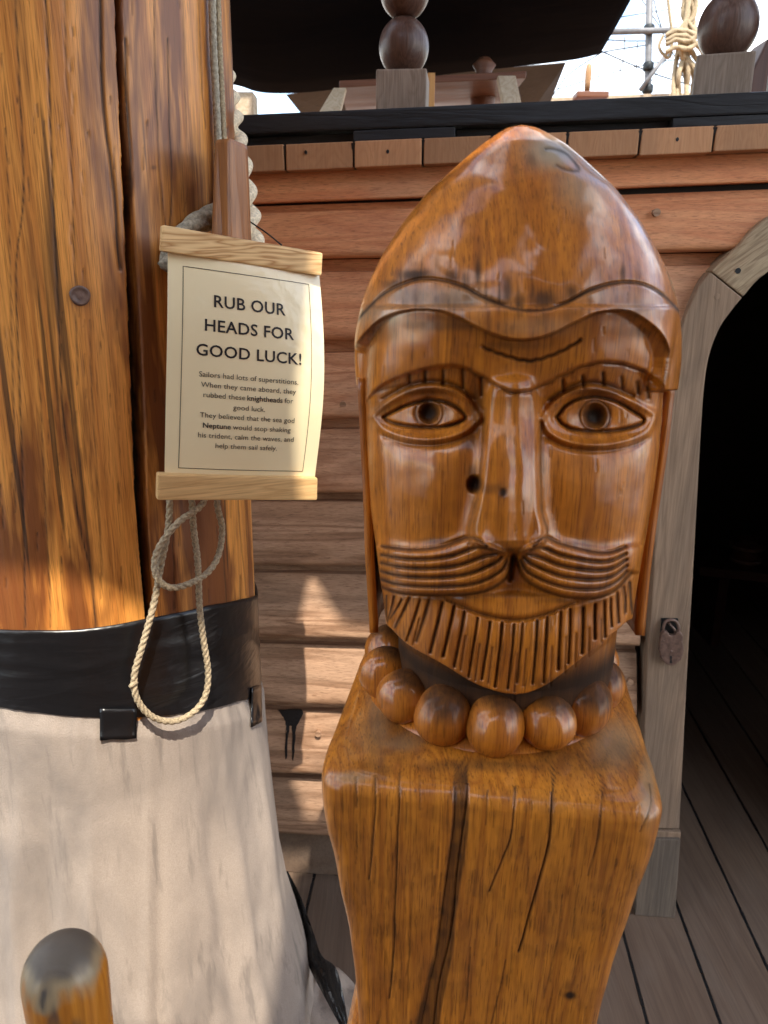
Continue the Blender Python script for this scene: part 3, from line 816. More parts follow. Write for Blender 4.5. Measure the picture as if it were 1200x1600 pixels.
# fit the radius and place to the right-hand outline
mast = thing('mast', 'thick honey brown timber mast with long dark cracks', 'mast', (CM[0], CM[1], 0))
fm = Field(-20, -40, 430, 1000)
cr1 = [(184, -40), (186, 60), (192, 180), (199, 300), (206, 420), (211, 520), (216, 640), (220, 760), (226, 860), (234, 960), (236, 1000)]
w1 = [3.0, 3.2, 3.6, 5, 7, 8, 8.5, 8, 7, 6, 6]
c1 = lerp_pts(cr1, 80); ww = np.interp(np.linspace(0, 1, 80), np.linspace(0, 1, len(w1)), w1)
for k in range(79):
    D = fm.dist(c1[k:k + 2], 30)
    fm.H = np.minimum(fm.H, -.035 * smooth(ww[k] + 1.5 - D, 0, 3)); fm.S = np.maximum(fm.S, smooth(ww[k] + 1.0 - D, 0, 2.0))
for pts, w, d, st in (([(157, -40), (158, 60), (160, 130), (167, 200), (176, 260), (183, 320), (186, 380), (190, 420)], 3.4, .012, .9),
                      ([(196, 60), (198, 140), (203, 220), (206, 300), (208, 380)], 2.6, .01, .85),
                      ([(68, -40), (76, 80), (80, 200), (85, 330), (92, 480), (98, 620), (110, 720), (128, 830), (145, 900), (152, 990)], 2.0, .005, .85),
                      ([(22, -40), (30, 130), (36, 300), (24, 420), (30, 600), (36, 760), (40, 980)], 1.7, .004, .75),
                      ([(100, -40), (105, 120), (112, 240), (118, 420), (122, 600)], 1.5, .003, .6),
                      ([(8, 200), (14, 350), (18, 520), (24, 800)], 1.5, .003, .6),
                      ([(240, -40), (243, 120), (250, 260), (262, 380)], 1.4, .003, .65),
                      ([(262, 60), (266, 200), (270, 300), (264, 420)], 1.7, .004, .75),
                      ([(285, -40), (290, 150), (296, 280), (290, 330)], 1.3, .003, .5),
                      ([(310, -40), (316, 120), (322, 200)], 1.3, .003, .55),
                      ([(140, 500), (146, 640), (152, 760), (160, 900)], 1.4, .003, .5),
                      ([(60, 560), (66, 700), (74, 860), (78, 980)], 1.5, .003, .6),
                      ([(270, 820), (272, 880), (274, 950)], 1.3, .003, .6),
                      ([(345, 780), (350, 860), (356, 940)], 1.3, .003, .6), ([(372, 780), (378, 860), (384, 930)], 1.2, .002, .5),
                      ([(300, 790), (304, 860), (305, 945)], 1.3, .003, .6)):
    p = lerp_pts(pts, 60); p[:, 0] += np.cumsum(RNG.normal(0, .25, 60)) * .6
    fm.groove(p, w * .6, d * .25, min(1, st * 1.2), sw=w * .75)
for _ in range(120):      # short surface checks and nail marks
    x, y = random.uniform(-10, 390), random.uniform(-30, 960); L = random.uniform(6, 40)
    fm.groove([(x, y), (x + random.uniform(-1, 1.5), y + L)], random.uniform(.7, 1.2), .0012, random.uniform(.3, .7))
# knots with darker halo
fm.stain(258, 320, 30, 42, .28); fm.stain(272, 262, 22, 60, .25); fm.stain(288, 300, 26, 36, .35); fm.stain(240, 262, 5, 4, .6)
fm.stain(125, 462, 22, 26, .35); fm.stain(306, 250, 18, 50, .25)
th_f = np.linspace(math.radians(-100), math.radians(75), 420); th_b = np.linspace(math.radians(75), math.radians(260), 40)[1:-1]
th = np.concatenate([th_f, th_b]); base = math.atan2(-CM[1], -CM[0])       # towards the camera
zz = np.concatenate([np.linspace(-.02, .70, 10)[:-1], np.linspace(.70, 2.35, 620), np.linspace(2.35, 4.6, 12)[1:]])
TH, ZZ = np.meshgrid(th, zz)
rad = RM * (1 + .004 * np.sin(3 * TH + 1) + .003 * np.sin(5 * TH + ZZ * 1.3))
Vm = np.stack([CM[0] + rad * np.cos(base + TH), CM[1] + rad * np.sin(base + TH), ZZ], -1)
q = proj(Vm)
front = (np.abs(TH) < math.radians(80)) & (q[..., 1] > -38) & (q[..., 1] < 995) & (q[..., 0] > -18)
hh = np.where(front, fm.sample(fm.H, q), 0); st = np.where(front, fm.sample(fm.S, q), 0)
hh *= smooth(math.radians(80) - np.abs(TH), 0, .15)
Vm[..., 0] += hh * np.cos(base + TH); Vm[..., 1] += hh * np.sin(base + TH)
F = grid_faces(len(zz), len(th), True)[:, ::1]
fast_mesh('shaft', Vm.reshape(-1, 3), F, M['mast'], mast, {'stain': st, 'worn': st * 0})
# iron bolt head sunk in the wood
P = cyl_hit(125, 462, CM, RM + .001); nrm = np.array([P[0] - CM[0], P[1] - CM[1], 0]) / RM
e1 = np.array([-nrm[1], nrm[0], 0]); e2 = np.array([0, 0, 1.])
V, F = [], []
for rr_, dp in ((.0135, -.002), (.0132, .0022), (.0105, .0032), (.0085, .0015), (.004, .002)):
    V += [P + nrm * dp + rr_ * (math.cos(a) * e1 * (1 + .05 * math.sin(3 * a)) + math.sin(a) * e2) for a in np.linspace(0, 2 * math.pi, 20, endpoint=False)]
F = [tuple(f) for f in grid_faces(5, 20, True)] + [tuple(range(80, 100))]
mesh('bolt_head', V, F, M['iron'], mast, smoothf=True)

# black tape band
def ang(P): return ((math.atan2(P[1] - CM[1], P[0] - CM[0]) - base + math.pi) % (2 * math.pi)) - math.pi
RT = RM + .0045
tt = [(ang(cyl_hit(x, y, CM, RT)), cyl_hit(x, y, CM, RT)[2]) for x, y in ((2, 985), (60, 986), (120, 985), (180, 977), (225, 968), (270, 960), (330, 946), (380, 936), (402, 930))]
tb = [(ang(cyl_hit(x, y, CM, RT)), cyl_hit(x, y, CM, RT)[2]) for x, y in ((2, 1105), (60, 1114), (120, 1119), (180, 1121), (230, 1121), (280, 1116), (320, 1109), (370, 1097), (404, 1086))]
# canvas coat round the foot of the mast
coat = thing('mast_coat', 'dirty beige canvas cover flaring round the foot of the mast', 'canvas cover', (CM[0], CM[1], 0))
sil = [silhouette(x, y, CM) for x, y in ((413, 1085), (421, 1160), (431, 1240), (441, 1320), (455, 1390), (470, 1440), (488, 1510), (508, 1600))]
zs = np.array([z for r, z in sil])[::-1]; rs_ = np.array([r for r, z in sil])[::-1]
zs = np.concatenate([[0.0], zs]) if zs[0] > .02 else zs
rs_ = np.concatenate([[rs_[0] + .07], rs_]) if len(rs_) < len(zs) else rs_
zt_ = cyl_hit(200, 1100, CM, RM + .006)[2]
nz, nt_ = 150, 300
zr = np.linspace(0.003, max(z for a, z in tb) + .03, nz); tr = np.linspace(0, 2 * math.pi, nt_, endpoint=False)
T2, Z2 = np.meshgrid(tr, zr)
rbase = np.maximum(np.interp(Z2, zs, rs_), RM + .0022)
depthf = smooth(zt_ - Z2, 0, .45)
rel = ((T2 - base + math.pi) % (2 * math.pi)) - math.pi
fold = (.010 * np.exp(-((rel + .42 + .15 * depthf) / .05) ** 2) - .010 * np.exp(-((rel + .30 + .1 * depthf) / .06) ** 2)
        + .007 * np.exp(-((rel - .62 - .05 * depthf) / .05) ** 2) - .006 * np.exp(-((rel - .50) / .05) ** 2) + .005 * np.exp(-((rel + .05 + .35 * (zt_ - Z2)) / .035) ** 2) + .004 * np.exp(-((rel - .22 + .3 * (zt_ - Z2)) / .03) ** 2) - .004 * np.exp(-((rel - .28 + .3 * (zt_ - Z2)) / .03) ** 2) + .004 * np.exp(-((rel + .62 - .2 * (zt_ - Z2)) / .03) ** 2)
        + .004 * np.sin(rel * 7 + 2 * Z2) + .0012 * np.sin(rel * 17 + 1.3 + 3 * Z2) + .003 * np.sin(rel * 4 - Z2 * 3) + .010 * np.exp(-((rel - .95) / .07) ** 2))
rbase = rbase + fold * depthf
zbl = np.interp(rel, [a for a, z in tb], [z for a, z in tb])
rbase = np.minimum(rbase, RM + .0022 + np.maximum(0, zbl - .004 - Z2) * .30)
rbase = rbase + .0016 * np.sin(rel * 55 + 3 * np.sin(rel * 9)) * np.exp(-np.maximum(0, zbl - Z2) / .07) * smooth(zbl - Z2, .0, .012) + .0004 * np.sin(rel * 40 + 5 * np.sin(Z2 * 9))
Vc = np.stack([CM[0] + rbase * np.cos(T2), CM[1] + rbase * np.sin(T2), Z2], -1)
fast_mesh('canvas_skirt', Vc.reshape(-1, 3), grid_faces(nz, nt_, True), M['canvas'], coat)
tb = [(a, z + random.uniform(-.0015, .0015)) for a, z in tb]
nT = 320; ta = np.linspace(-math.pi, math.pi, nT, endpoint=False); nr = 26
ztp = np.interp(ta, [a for a, z in tt], [z for a, z in tt]); zbt = np.interp(ta, [a for a, z in tb], [z for a, z in tb])
Vt = []
for k in range(nr):
    f = k / (nr - 1); z = zbt + (ztp - zbt) * f
    r = RT + .0005 * np.sin(f * 25 + ta * 3) * np.sin(ta * 4 + f * 5) + (.0008 if f > .52 else 0) + (.0006 if f < .35 else 0)
    r = r + .0012 * np.exp(-((f - .5 - .22 * np.sin(ta * 2.2 + .5)) / .035) ** 2) + .0010 * np.exp(-((f - .75 - .1 * np.sin(ta * 3.2 + 2.5)) / .03) ** 2) + RNG.normal(0, .00025, nT)
    Vt.append(np.stack([CM[0] + r * np.cos(base + ta), CM[1] + r * np.sin(base + ta), z], -1))
Vt = np.array(Vt); inner_ = []
for k in (nr - 1, 0):
    p = Vt[k].copy(); d = p[:, :2] - CM; p[:, :2] = CM + d / np.linalg.norm(d, axis=1)[:, None] * (RM + .001); inner_.append(p)
fast_mesh('tape_band', np.concatenate([Vt.reshape(-1, 3), inner_[0], inner_[1]]), grid_faces(nr + 1, nT, True), M['tape'], coat)
def coat_pt(px, py, lift):
    # nearest point on the skirt along the sight line
    P = cyl_hit(px, py, CM, RM + .01)
    for _ in range(6):
        a = math.atan2(P[1] - CM[1], P[0] - CM[0]) % (2 * math.pi)
        i = min(nz - 1, max(0, int(round((P[2] - zr[0]) / (zr[1] - zr[0]))))); j = int(round(a / (2 * math.pi) * nt_)) % nt_
        P = cyl_hit(px, py, CM, max(rbase[i, j], RM + .0055) + lift)
    return P
def patch(name, quad, mat, parent, lift=.004, n=8, jag=0):
    G = []
    for a in range(n):
        row = []
        for b in range(n):
            u, v = b / (n - 1), a / (n - 1)
            p = (1 - v) * ((1 - u) * np.array(quad[0]) + u * np.array(quad[1])) + v * ((1 - u) * np.array(quad[3]) + u * np.array(quad[2]))
            if jag and a == n - 1: p = p + np.array([0, random.uniform(-jag, jag)])
            row.append(coat_pt(p[0], p[1], lift))
        G.append(row)
    G = np.array(G); 
    back = G.copy(); d = back[..., :2] - CM; back[..., :2] = CM + d * (1 - .002 / np.linalg.norm(d, axis=-1)[..., None])
    V = np.concatenate([G.reshape(-1, 3), back.reshape(-1, 3)]); f1 = grid_faces(n, n); N = n * n
    F = [tuple(f) for f in f1] + [tuple(f[::-1] + N) for f in f1]
    rim = list(range(n)) + [r * n + n - 1 for r in range(1, n)] + [(n - 1) * n + k for k in range(n - 2, -1, -1)] + [r * n for r in range(n - 2, 0, -1)]
    for a, b in zip(rim, rim[1:] + rim[:1]): F.append((a, b, b + N, a + N))
    return mesh(name, V, F, mat, parent, smoothf=True)
patch('tape_tab', [(156, 1108), (214, 1108), (213, 1154), (156, 1157)], M['tape'], coat, .006, jag=1.5)
patch('tape_tab', [(394, 1075), (409, 1070), (410, 1128), (393, 1136)], M['tape'], coat, .004)

# ------------------------------------------------------------------ cleat, ropes on the mast
cl = thing('mast_chock', 'dark walnut tapered wooden chock on the mast behind the sign', 'chock')
YC = 1.12
def cp(x, y, Y): return at(x, y, Y)
bot = 560
tl, tm, trr = cp(336, 216, YC + .025), cp(359, 214, YC), cp(388, 226, YC + .03)
bl, bm_, br = cp(322, bot, YC + .025), cp(362, bot, YC), cp(402, bot, YC + .03)
zb_ = bm_[2]; bl[2] = br[2] = zb_
# back corners run into the mast
def back(p, k): return p + np.array([-.04 * k, .11, 0])
tbk, bbk = (tl + trr) / 2 + np.array([-.02, .08, 0]), (bl + br) / 2 + np.array([-.02, .08, 0])
mesh('chock_block', [tl, tm, trr, tbk, bl, bm_, br, bbk], BOXF, M['cleat'], None, bevel=.006)
o = bpy.data.objects['chock_block']; bpy.data.objects.remove(cl); o.name = 'mast_chock'
tag(o, 'dark walnut tapered wooden chock on the mast behind the sign', 'chock')
tag(rope('running_rope', [cyl_hit(331, -40, CM, RM + .010), cyl_hit(333, 60, CM, RM + .010), cyl_hit(337, 140, CM, RM + .010), cyl_hit(341, 230, CM, RM + .010), cyl_hit(343, 330, CM, RM + .010)], .0058, M['rope_grey']),
    'thin grey rope running down the mast, left one of two', 'rope', 'ropes down the mast')
tag(rope('running_rope', [cyl_hit(339, -40, CM, RM + .012), cyl_hit(342, 60, CM, RM + .012), cyl_hit(346, 140, CM, RM + .012), cyl_hit(350, 230, CM, RM + .012), cyl_hit(352, 330, CM, RM + .012)], .0050, M['rope']),
    'thin tan rope running down the mast, right one of two', 'rope', 'ropes down the mast')
YH = 1.36
hp = [at(x, y, Y) for x, y, Y in ((335, 90, 1.46), (347, 150, 1.42), (356, 205, 1.38), (367, 260, YH), (377, 320, YH - .02), (385, 380, YH - .05), (386, 440, YH - .06), (380, 520, YH - .05))]
tag(rope('hawser', hp, .0295, M['rope_pale'], pitch=.043, n=48, lob=.42, step=.004), 'thick pale three strand hawser hanging beside the walnut chock', 'rope')
tag(rope('lashing_rope', [cyl_hit(262, 420, CM, RM + .018), cyl_hit(276, 385, CM, RM + .018), cyl_hit(300, 356, CM, RM + .02), cyl_hit(330, 338, CM, RM + .022), cyl_hit(352, 328, CM, RM + .02)], .0165, M['rope_grey'], pitch=.03, n=30, lob=.28),
    'grey lashing rope around the mast left of the walnut chock', 'rope')
lp = [(264, 700), (265, 785), (262, 830), (252, 880), (240, 945), (222, 1010), (210, 1055), (214, 1092), (238, 1120), (272, 1127), (303, 1112), (321, 1086), (325, 1050), (318, 1000), (312, 950), (309, 880), (303, 830), (300, 785), (300, 700)]
lift = [.02] * 4 + [.022] * 11 + [.026] * 4
def rope_pts(l, li): return [cyl_hit(x, y, CM, RM + .012 + k) for (x, y), k in zip(l, li)]
ro = rope('hanging_rope', rope_pts(lp, lift), .0054, M['rope'], step=.0016, pitch=.0115, n=24, lob=.26)
tag(ro, 'long tan rope bight hanging below the sign over the black tape', 'rope')
lp2 = [(336, 700), (339, 785), (347, 825), (342, 865), (326, 893), (296, 912), (266, 918), (246, 903), (242, 875), (254, 846), (280, 815), (318, 784), (330, 720)]
ro2 = rope('hanging_rope', rope_pts(lp2, [.024, .024, .022, .022, .024, .034, .036, .034, .026, .03, .036, .03, .024]), .0054, M['rope'], step=.0016, pitch=.0115, n=24, lob=.26)
tag(ro2, 'short tan rope loop curling just below the sign', 'rope')
tube('rope_end', [cyl_hit(x, y, CM, RM + .036) for x, y in ((214, 1064), (208, 1069), (203, 1074))], [.004, .0045, .0035], M['rope'], ro)

# ------------------------------------------------------------------ sign
al = math.radians(25); Ysg = 1.12
stv = np.array([math.cos(al), math.sin(al), 0]); snv = np.array([math.sin(al), -math.cos(al), 0])
SP = at(375, 570, Ysg)
def sg(px, py, off=0.):
    d = ray(px, py); P0 = SP + snv * off; k = ((P0 - CAM) @ snv) / (d @ snv); return CAM + d * k
sign = thing('sign', 'cream paper sign reading RUB OUR HEADS FOR GOOD LUCK between oak bars', 'sign', tuple(SP))
TL, TR, BL, BR = sg(262, 392), sg(499, 428), sg(257, 742), sg(492, 748)
wid = np.linalg.norm(TR - TL)
def paper(u, v, lift=0.):
    P = (1 - v) * ((1 - u) * TL + u * TR) + v * ((1 - u) * BL + u * BR)
    b = .013 * math.sin(math.pi * min(1, max(0, v)) ** .85) * (.35 + .65 * u) + .010 * math.sin(math.pi * u) * (1 - v * .6) + .0012 * math.sin(7 * v + 4 * u)
    P = P + stv * .006 * math.sin(math.pi * v) * u
    return P + snv * (b + lift)
n1_, n2_ = 40, 30
G = np.array([[paper(j / (n2_ - 1), i / (n1_ - 1)) for j in range(n2_)] for i in range(n1_)])
V = np.concatenate([G.reshape(-1, 3), (G - snv * .0008).reshape(-1, 3)]); N = n1_ * n2_
f1 = grid_faces(n1_, n2_); Fp = [tuple(f) for f in f1] + [tuple(f[::-1] + N) for f in f1]
rim = list(range(n2_)) + [r * n2_ + n2_ - 1 for r in range(1, n1_)] + [(n1_ - 1) * n2_ + k for k in range(n2_ - 2, -1, -1)] + [r * n2_ for r in range(n1_ - 2, 0, -1)]
for a, b in zip(rim, rim[1:] + rim[:1]): Fp.append((a, b, b + N, a + N))
pap = mesh('paper', V, Fp, M['paper'], sign, smoothf=True)
pap.data.set_sharp_from_angle(angle=1.0)
def bar(quad, thick, rot):
    a = [sg(x, y, .014) for x, y in quad]          # front face corners TL TR BR BL
    ex = a[1] - a[0]; upv = a[3] - a[0]
    V = a + [p - snv * thick for p in a]
    o = mesh('bar', V, BOXF, rot, sign, bevel=.003)
    return o
M['oak_top'] = wood('light_oak_cathedral', 'x', (.80, .54, .26), (.42, .20, .065), None, across=40, along=7, rings=8, ringmix=.95, fibre=420, fibmix=.2,
                    rough=.45, bump=.08, varying=0, rot=(0, 0, math.radians(-25)))
M['oak_bot'] = wood('light_oak_straight', 'x', (.76, .49, .22), (.52, .29, .11), None, across=110, along=5, rings=5, ringmix=.6, fibre=500, fibmix=.45,
                    rough=.45, bump=.15, varying=0, rot=(0, 0, math.radians(-25)))
bar([(254, 351), (505, 395), (503, 431), (252, 392)], .020, M['oak_top'])
bar([(247, 741), (497, 747), (496, 782), (246, 782)], .020, M['oak_bot'])
# printed border and lettering follow the curve of the sheet
def strip(u0, v0, u1, v1, w=.0007):
    n = 24; V, F = [], []
    for k in range(n):
        f = k / (n - 1); u = u0 + (u1 - u0) * f; v = v0 + (v1 - v0) * f
        if abs(u1 - u0) > abs(v1 - v0): a, b = paper(u, v - w / .33, .0006), paper(u, v + w / .33, .0006)
        else: a, b = paper(u - w / .24, v, .0006), paper(u + w / .24, v, .0006)
        V += [a, b]
    F = [(2 * k, 2 * k + 1, 2 * k + 3, 2 * k + 2) for k in range(n - 1)]
    return V, F
V, F = [], []
for s4 in ((.09, .055, .913, .055), (.913, .055, .905, .962), (.905, .962, .083, .962), (.083, .962, .09, .055)):
    v, f = strip(*s4, w=.00045); i = len(V); V += v; F += [tuple(x + i for x in ff) for ff in f]
mesh('printed_border', V, F, M['ink'], sign)
HT = np.linalg.norm((BL + BR - TL - TR) / 2)
def text_mesh(body, weight=0., spacing=1.0):
    cu = bpy.data.curves.new('lettering', 'FONT'); cu.body = body; cu.size = 1; cu.offset = weight; cu.resolution_u = 3; cu.space_character = spacing
    ob = bpy.data.objects.new('lettering', cu); COL.objects.link(ob)
    dg = bpy.context.evaluated_depsgraph_get(); me = bpy.data.meshes.new_from_object(ob.evaluated_get(dg))
    bpy.data.objects.remove(ob); bpy.data.curves.remove(cu)
    bm = bmesh.new(); bm.from_mesh(me); bmesh.ops.triangulate(bm, faces=bm.faces)
    bmesh.ops.subdivide_edges(bm, edges=[e for e in bm.edges if e.calc_length() > .3], cuts=1)
    v = np.array([x.co[:] for x in bm.verts]); bm.verts.index_update(); f = [tuple(x.index for x in q.verts) for q in bm.faces]; bm.free(); bpy.data.meshes.remove(me)
    return v, f
def line(runs, vc, size, uc=.505, spacing=1.0):
    """runs: [(text, weight)], placed as one centred line"""
    x = 0.; parts = []
    for txt, w in runs:
        v, f = text_mesh(txt, w, spacing)
        a, b = v[:, 0].min(), v[:, 0].max()
        parts.append((v, f, x - a)); x += (b - a) + .26 * spacing
    tot = x - .26 * spacing
    for v, f, ox in parts:
        P = [paper(uc + (p[0] + ox - tot / 2) * size / wid, vc - (p[1] - .36) * size / HT, .0007) for p in v]
        mesh('lettering', P, f, M['ink'], sign)
    return tot * size / wid
t_sz = .0226; b_sz = .0106
line([('RUB OUR', .014)], .185, t_sz, spacing=1.05); line([('HEADS FOR', .014)], .293, t_sz, spacing=1.05); line([('GOOD LUCK!', .014)], .405, t_sz, spacing=1.05)
for vc, runs in ((.520, [('Sailors had lots of superstitions.', -.002)]), (.567, [('When they came aboard, they', -.002)]),
                 (.613, [('rubbed these', -.002), ('knightheads', .014), ('for', -.002)]), (.662, [('good luck.', -.002)]),
                 (.708, [('They believed that the sea god', -.002)]), (.756, [('Neptune', .014), ('would stop shaking', -.002)]),
                 (.803, [('his trident, calm the waves, and', -.002)]), (.850, [('help them sail safely.', -.002)])):
    line(runs, vc - .005, b_sz, spacing=1.0)
# black cord the sign hangs from, over the chock
tube('cord', lerp_pts([sg(440, 383, .004), at(418, 365, 1.20), at(396, 350, 1.21), at(378, 338, 1.23)], 16), .0012, M['black'], sign, n=6)

# ------------------------------------------------------------------ the carved knighthead
YC_ = .80
hx = at(801, 520, YC_)[0]
KC = np.array([hx, YC_])
kn = thing('knighthead', 'varnished carved wooden knighthead post with a bearded helmeted man', 'carved post', (hx, YC_, 0))
hl_px = [(815, 195), (790, 201), (774, 211), (748, 230), (724, 250), (668, 300), (628, 350), (596, 400), (577, 440), (563, 480), (555, 520), (553, 560), (556, 600), (560, 640), (562, 700)]
hr_px = [(815, 195), (838, 201), (856, 211), (884, 230), (906, 250), (956, 300), (991, 350), (1017, 400), (1034, 440), (1043, 480), (1047, 520), (1046, 560), (1041, 600), (1034, 640), (1030, 700)]
fl_px = [(585, 440), (578, 500), (573, 560), (570, 620), (573, 700), (579, 800), (586, 850), (592, 900), (597, 930), (601, 960), (604, 1003), (606, 1060)]
fr_px = [(1020, 440), (1026, 500), (1028, 560), (1025, 640), (1020, 700), (1007, 800), (997, 860), (990, 905), (987, 930), (984, 960), (980, 1003), (976, 1060)]
def rows(pl, Y): P = np.array([at(x, y, Y) for x, y in pl]); return P[:, 2], P[:, 0]
zhl, xhl = rows(hl_px, YC_); zhr, xhr = rows(hr_px, YC_)
zfl, xfl = rows(fl_px, YC_ - .02); zfr, xfr = rows(fr_px, YC_ - .02)
z_top = zhl[0]
z_chin = at(789, 1092, YC_ - .128)[2]
def itp(z, zs, xs): i = np.argsort(zs); return np.interp(z, np.array(zs)[i], np.array(xs)[i])
zrow = np.concatenate([z_top - (z_top - (z_top - .05)) * np.linspace(0, 1, 60)[:-1] ** 2, np.linspace(z_top - .05, z_chin, 640)])
tf = np.linspace(math.radians(-100), math.radians(100), 440); tbk_ = np.linspace(math.radians(100), math.radians(260), 40)[1:-1]
tk = np.concatenate([tf, tbk_]); TK, ZK = np.meshgrid(tk, zrow)
def surf(zl, xl, zr, xr, bfun, n):
    L = itp(ZK, zl, xl); R = itp(ZK, zr, xr); c = (L + R) / 2; a = np.maximum((R - L) / 2, .0004); b = bfun(ZK, a)
    sn, cs = np.abs(np.sin(TK)) , np.abs(np.cos(TK))
    r = ((sn / a) ** n + (cs / b) ** n) ** (-1 / n)
    return np.stack([c + r * np.sin(TK), YC_ - r * np.cos(TK), ZK], -1)
# soften the outline tables
def sm_tab(zs, xs):
    i = np.argsort(zs); z, x = np.array(zs)[i], np.array(xs)[i]
    zz_ = np.linspace(z[0], z[-1], 160); xx_ = np.interp(zz_, z, x)
    k = np.exp(-.5 * (np.arange(-6, 7) / 2.6) ** 2); k /= k.sum(); xp = np.pad(xx_, 6, mode='edge'); 
    xs2 = np.convolve(xp, k, 'valid'); w = smooth(zz_, z[-1] - .045, z[-1] - .02)   # keep the tip
    return zz_, xs2 * (1 - w) + xx_ * w
zhl, xhl = sm_tab(zhl, xhl); zhr, xhr = sm_tab(zhr, xhr)
SH = surf(zhl, xhl, zhr, xhr, lambda z, a: a * .97, 2.15)
SF = surf(zfl, xfl, zfr, xfr, lambda z, a: np.interp(z, [z_chin, z_chin + .05, z_chin + .15, z_chin + .30, z_chin + .40, z_top], [.127, .130, .124, .129, .139, .139]) + 0 * a, np.interp(ZK, [z_chin, z_chin + .03, z_chin + .10, z_chin + .2], [2.15, 2.2, 2.45, 2.7]))
fk = Field(500, 150, 1110, 1130)
up = [(540, 520), (562, 496), (599, 460), (645, 439), (681, 437), (723, 448), (759, 467), (805, 483), (846, 485), (883, 474), (924, 453), (966, 442), (1002, 444), (1034, 460), (1065, 490)]
lo = [(540, 570), (562, 533), (594, 501), (640, 485), (681, 485), (713, 496), (759, 519), (796, 531), (828, 532), (860, 524), (897, 506), (934, 490), (975, 486), (1007, 501), (1036, 529), (1047, 570), (1033, 612)]
UP = lerp_pts(up, 90); LO = lerp_pts(lo, 110)
mh = fk.poly([(500, 150), (1110, 150), (1110, 612)] + [tuple(p) for p in LO[::-1]] + [(552, 612), (500, 612)])
mh_s = fk.blur(mh, 1.3)
qh = proj(SH)
fw = smooth(np.cos(TK), -.05, .12)
z_rim = at(1033, 612, YC_)[2]
mm = fw * fk.sample(mh_s, qh) + (1 - fw) * smooth(ZK, z_rim - .004, z_rim + .004)
bb_px = [(540, 968), (585, 970), (604, 981), (635, 1010), (690, 1041), (736, 1069), (773, 1083), (800, 1088), (828, 1085), (862, 1069), (899, 1041), (936, 1012), (970, 985), (990, 970), (1040, 966)]
BBc = lerp_pts(bb_px, 100)
chin = fk.blur(fk.poly([tuple(p) for p in BBc] + [(1110, 1130), (500, 1130)]), 2.0)
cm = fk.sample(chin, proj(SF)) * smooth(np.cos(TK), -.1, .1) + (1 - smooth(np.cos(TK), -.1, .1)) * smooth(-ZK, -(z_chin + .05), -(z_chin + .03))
ax_ = np.stack([(itp(ZK, zfl, xfl) + itp(ZK, zfr, xfr)) / 2, np.full(ZK.shape, YC_), ZK], -1)
SF = ax_ + (SF - ax_) * (1 - .10 * cm)[..., None]
B = SF + (SH - SF) * mm[..., None]

# ---- carving, metres towards the viewer
# band of the helmet
band = fk.poly([tuple(p) for p in UP] + [tuple(p) for p in LO[::-1]], 1.5)
fk.H += .0035 * band
fk.groove(UP, 3.0, .0045, .85)
fk.groove(LO, 2.2, .002, .45)
# forehead, brows
br = lerp_pts([(560, 640), (600, 600), (660, 578), (712, 572), (745, 584), (768, 597), (796, 611), (823, 611), (851, 600), (879, 586), (911, 572), (943, 566), (979, 570), (1011, 583), (1040, 610)], 100)
mb = fk.poly([tuple(p) for p in br] + [(1060, 480), (540, 480)], 2.0)
fk.H += .010 * mb
for pts, w, d, s_ in (([(755, 542), (787, 554), (828, 563), (869, 551), (906, 531)], 2.6, .0035, .8), (br[25:92], 2.4, .003, .55)):
    p = lerp_pts(pts, 60); p[:, 1] += 1.8 * np.abs(np.sin(np.linspace(0, 9 * math.pi, 60)))
    fk.groove(p, w, d, s_)
# eye sockets and cheeks
fk.blob(660, 645, 96, 44, -.029); fk.blob(936, 650, 100, 46, -.029)
fk.blob(655, 780, 80, 78, .007); fk.blob(925, 785, 80, 80, .007)
fk.blob(745, 655, 14, 40, -.006); fk.blob(852, 655, 10, 36, -.004)
# nose
nose = [(772, 590), (760, 640), (756, 700), (750, 760), (741, 800), (733, 828), (738, 850), (765, 861), (800, 867), (835, 861), (851, 846), (853, 826), (846, 800), (843, 740), (843, 680), (841, 640), (830, 590)]
mn = fk.poly(nose); hn = np.interp(fk.yy, [585, 620, 700, 800, 845, 870], [.004, .015, .028, .041, .045, .034])
nz_ = .55 * fk.blur(mn, 3.0) + .45 * fk.blur(mn, 11) * 1.25
fk.H += hn * np.clip(nz_, 0, 1)
fk.ridge([(806, 600), (812, 720), (812, 850)], 17, .006, 20)
fk.blob(752, 832, 15, 20, .004); fk.blob(843, 832, 11, 18, .003)
fk.groove([(757, 640), (752, 720), (743, 790), (733, 825), (734, 850)], 3.2, .004, .55, 30)
fk.groove([(845, 660), (845, 740), (847, 800), (855, 828), (852, 848)], 2.6, .004, .7, 30)
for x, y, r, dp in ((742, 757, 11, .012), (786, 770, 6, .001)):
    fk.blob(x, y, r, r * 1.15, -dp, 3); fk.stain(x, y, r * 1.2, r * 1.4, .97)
fk.stain(764, 764, 26, 9, .45); fk.stain(738, 742, 9, 18, .5)
